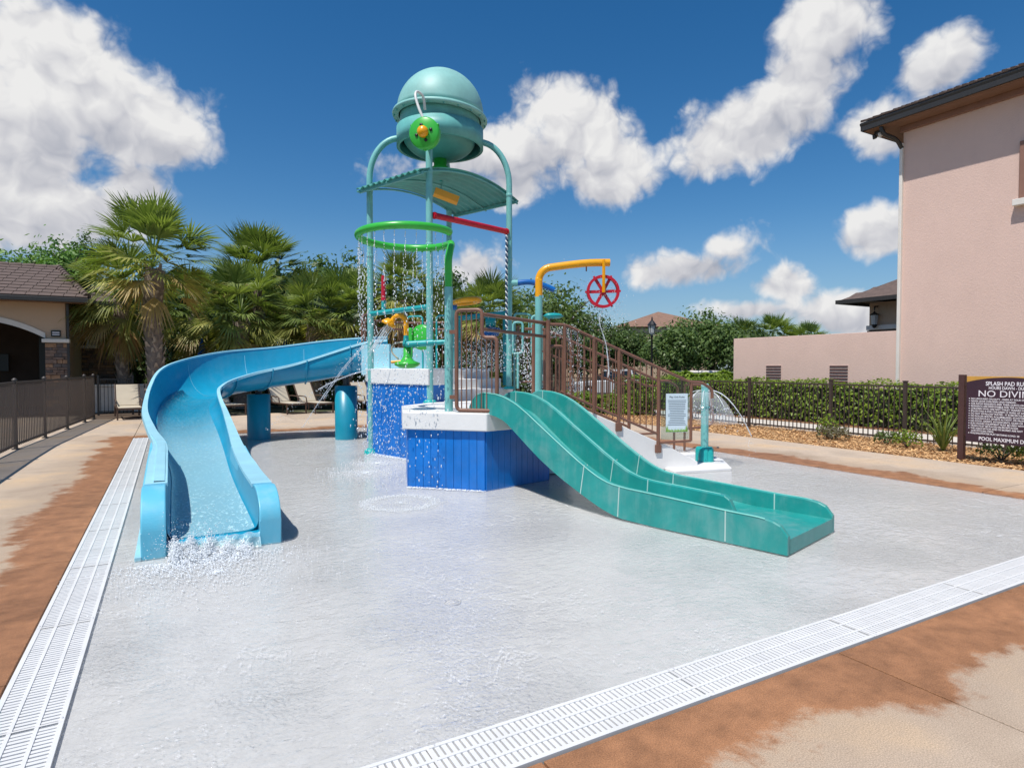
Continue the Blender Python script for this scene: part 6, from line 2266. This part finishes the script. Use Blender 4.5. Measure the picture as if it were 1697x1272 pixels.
shrub(12.75, 8.35, 0.36, 0.34, 420, 0.035, 'leaf_grey', 'greyish twiggy shrub in the mulch before the middle fence post')
shrub(12.85, 8.55, 0.22, 0.55, 160, 0.04, 'leaf_hedge', 'thin yellow-green shrub growing out of the greyish twiggy one')
shrub(13.0, 7.35, 0.22, 0.28, 200, 0.035, 'leaf_oak', 'low dark shrub in the mulch left of the spiky plant')
shrub(12.85, 6.85, 0.26, 0.36, 260, 0.035, 'leaf_hedge', 'low green shrub directly left of the spiky plant')
shrub(12.45, 5.1, 0.34, 0.34, 300, 0.035, 'leaf_oak', 'dark green shrub under the left half of the rules sign')
shrub(12.50, 4.55, 0.40, 0.36, 340, 0.035, 'leaf_hedge', 'leafy shrub under the right half of the rules sign')
spk = thing('spiky_plant', 'spiky strap-leaved plant beside the brown sign post', 'plant', (12.75, 6.2, 0))
mb = MB()
for k in range(46):
    a = k * 2.4
    e = rf_.uniform(0.15, 0.75)
    L = rf_.uniform(0.5, 0.95)
    c = Vector((12.75, 6.15, 0.0))
    d = Vector((cos(a) * e, sin(a) * e, 1)).normalized()
    s = Vector((-sin(a), cos(a), 0)) * 0.016
    m1 = c + d * L * 0.6
    e1 = c + d * L + Vector((cos(a), sin(a), 0)) * e * 0.25 - Vector((0, 0, 0.1 * e))
    mb.add([c - s, c + s, m1 + s, m1 - s, e1], [(0, 1, 2, 3), (3, 2, 4)])
mb.build('blades', 'palm_green', spk)

# ================================================================== DISTANCE
hs = thing('far_house', 'distant house with brown hip roof showing above the trees', 'house', tuple(ld(14.5, 62, 0)))
hc = ld(14.71, 62)
cH, sH = 1, 0
MB().box((hc.x, hc.y, 2.6), (9.0, 9.0, 5.2), -HEAD).build('wall', 'stucco_tan', hs)
q = [hc + Vector((RX, RY, 0)) * a + Vector((FX, FY, 0)) * b for a, b in ((-5.2, -4.8), (5.2, -4.8), (5.2, 5), (-5.2, 5))]
rr_ = MB().add([(p.x, p.y, 5.3) for p in q] + [(hc.x, hc.y, 7.1)], [(0, 1, 4), (1, 2, 4), (2, 3, 4), (3, 0, 4), (3, 2, 1, 0)]).build('roof', 'roof_tile_far', hs)
for k in range(3):
    c = hc + Vector((RX, RY, 0)) * (-2.7 + 2.7 * k) - Vector((FX, FY, 0)) * 4.55
    w_ = MB().box((c.x, c.y, 3.7), (1.0, 0.1, 1.3), -HEAD).build('window', 'trim_white', hs)
    c2 = c - Vector((FX, FY, 0)) * 0.06
    MB().box((c2.x, c2.y, 3.7), (0.8, 0.06, 1.1), -HEAD).build('pane', 'car_glass', w_)
h2 = thing('far_cottage', 'distant tan house low behind the trees left of the brown roof', 'house', tuple(ld(9.39, 70)))
hc = ld(9.39, 70)
MB().box((hc.x, hc.y, 2.4), (8.0, 8.0, 4.8), -HEAD).build('wall', 'stucco_tan', h2)
q = [hc + Vector((RX, RY, 0)) * a + Vector((FX, FY, 0)) * b for a, b in ((-4.6, -4.6), (4.6, -4.6), (4.6, 4.6), (-4.6, 4.6))]
MB().add([(p.x, p.y, 4.8) for p in q] + [(hc.x, hc.y, 6.2)], [(0, 1, 4), (1, 2, 4), (2, 3, 4), (3, 0, 4), (3, 2, 1, 0)]).build('roof', 'roof_tile_far', h2)

lamp = thing('street_lamp', 'black street lamp with lantern head among the oaks', 'street lamp', tuple(ld(7.73, 34)))
L0 = ld(7.73, 34)
MB().lathe([(0.16, 0.0), (0.16, 0.25), (0.11, 0.35), (0.09, 0.9), (0.06, 1.0), (0.05, 3.2), (0.08, 3.25), (0.05, 3.35)], L0, 14).build('post', 'black_metal', lamp)
MB().lathe([(0.08, 3.35), (0.15, 3.45), (0.21, 3.85)], L0, 8, smooth=False).build('glass', 'lantern_glass', lamp)
MB().lathe([(0.26, 3.85), (0.24, 3.92), (0.10, 4.10), (0.05, 4.15), (0.03, 4.32), (0.0, 4.36)], L0, 10, smooth=False).build('cap', 'black_metal', lamp)
for k in range(4):
    a = k * pi / 2 + 0.4
    MB().bar(L0 + Vector((0.15 * cos(a), 0.15 * sin(a), 3.45)), L0 + Vector((0.215 * cos(a), 0.215 * sin(a), 3.86)), 0.02, 0.02).build('cage_bar', 'black_metal', lamp)

mon = thing('round_monument', 'low round wall with pale coping beyond the far hedge', 'monument', tuple(ld(10.73, 36)))
M0 = ld(10.73, 36)
MB().lathe([(1.25, 0.0), (1.25, 1.18), (0.0, 1.18)], M0, 40).build('drum', 'stucco_tan', mon)
MB().lathe([(1.25, 1.18), (1.42, 1.20), (1.42, 1.36), (0.0, 1.38)], M0, 40).build('coping', 'trim_white', mon)

# white car
car = thing('white_car', 'white car parked beyond the hedge behind the stair railing', 'car', tuple(ld(5.40, 33)))
CO = ld(5.40, 33)
cx3 = Vector((RX, RY, 0))
cy3 = Vector((FX, FY, 0))


def cp(u, v, z):
    return CO + cx3 * u + cy3 * v + Vector((0, 0, z - 0.05))


body_p = [(-2.2, 0.30), (-2.24, 0.62), (-2.10, 0.82), (-1.0, 0.92), (0.9, 0.96), (1.9, 0.94), (2.18, 0.86), (2.24, 0.5), (2.15, 0.28)]
rings = []
for v, ins in ((-0.88, 0.10), (-0.80, 0.0), (0.80, 0.0), (0.88, 0.10)):
    rings.append([cp(u * (1 - ins * 0.12), v, z + (0 if z < 0.4 else -ins * 0.6)) for u, z in body_p])
m = MB().loft(rings, closed=True, smooth=False)
m.add(rings[0], [tuple(range(8, -1, -1))]).add(rings[-1], [tuple(range(9))])
body = m.build('body', 'car_white', car, bevel=0.04)
cab_p = [(-1.15, 0.90), (-0.35, 1.42), (0.85, 1.46), (1.75, 0.94)]
rings = [[cp(u, v * (1 if z < 1.0 else 0.82), z) for u, z in cab_p] for v in (-0.78, 0.78)]
m = MB().loft(rings, closed=True, smooth=False)
m.add(rings[0], [(3, 2, 1, 0)]).add(rings[1], [(0, 1, 2, 3)])
m.build('cabin', 'car_glass', car, bevel=0.03)
rings = [[cp(u, v, z) for u, z in ((-0.42, 1.40), (-0.30, 1.475), (0.80, 1.505), (0.98, 1.42))] for v in (-0.66, 0.66)]
m = MB().loft(rings, closed=True, smooth=False)
m.add(rings[0], [(3, 2, 1, 0)]).add(rings[1], [(0, 1, 2, 3)])
m.build('roof', 'car_white', car, bevel=0.03)
for u in (-0.40, 0.25, 1.0):
    MB().bar(cp(u, -0.80, 0.92), cp(u + (0.1 if u < 0.9 else -0.12), -0.665, 1.43), 0.05, 0.06).build('pillar', 'car_white', car)
for u in (-1.38, 1.38):
    for v in (-0.86, 0.86):
        Rw = cy3.to_track_quat('Z', 'Y').to_matrix()
        w_ = MB().lathe([(0.20, -0.10), (0.32, -0.10), (0.335, -0.05), (0.335, 0.05), (0.32, 0.10), (0.20, 0.10)], cp(u, v, 0.335), 24, Rw).build('wheel', 'tyre', car)
        MB().lathe([(0.0, -0.09), (0.21, -0.095), (0.21, 0.095), (0.0, 0.09)], cp(u, v, 0.335), 20, Rw).build('rim', 'rim_alloy', w_)
for v in (-0.62, 0.62):
    MB().box(cp(-2.19, v, 0.72), (0.12, 0.30, 0.12), -HEAD).build('headlight', 'lantern_glass', car, bevel=0.02)
    MB().box(cp(2.18, v, 0.78), (0.10, 0.28, 0.14), -HEAD).build('tail_light', 'lamp_red', car, bevel=0.02)
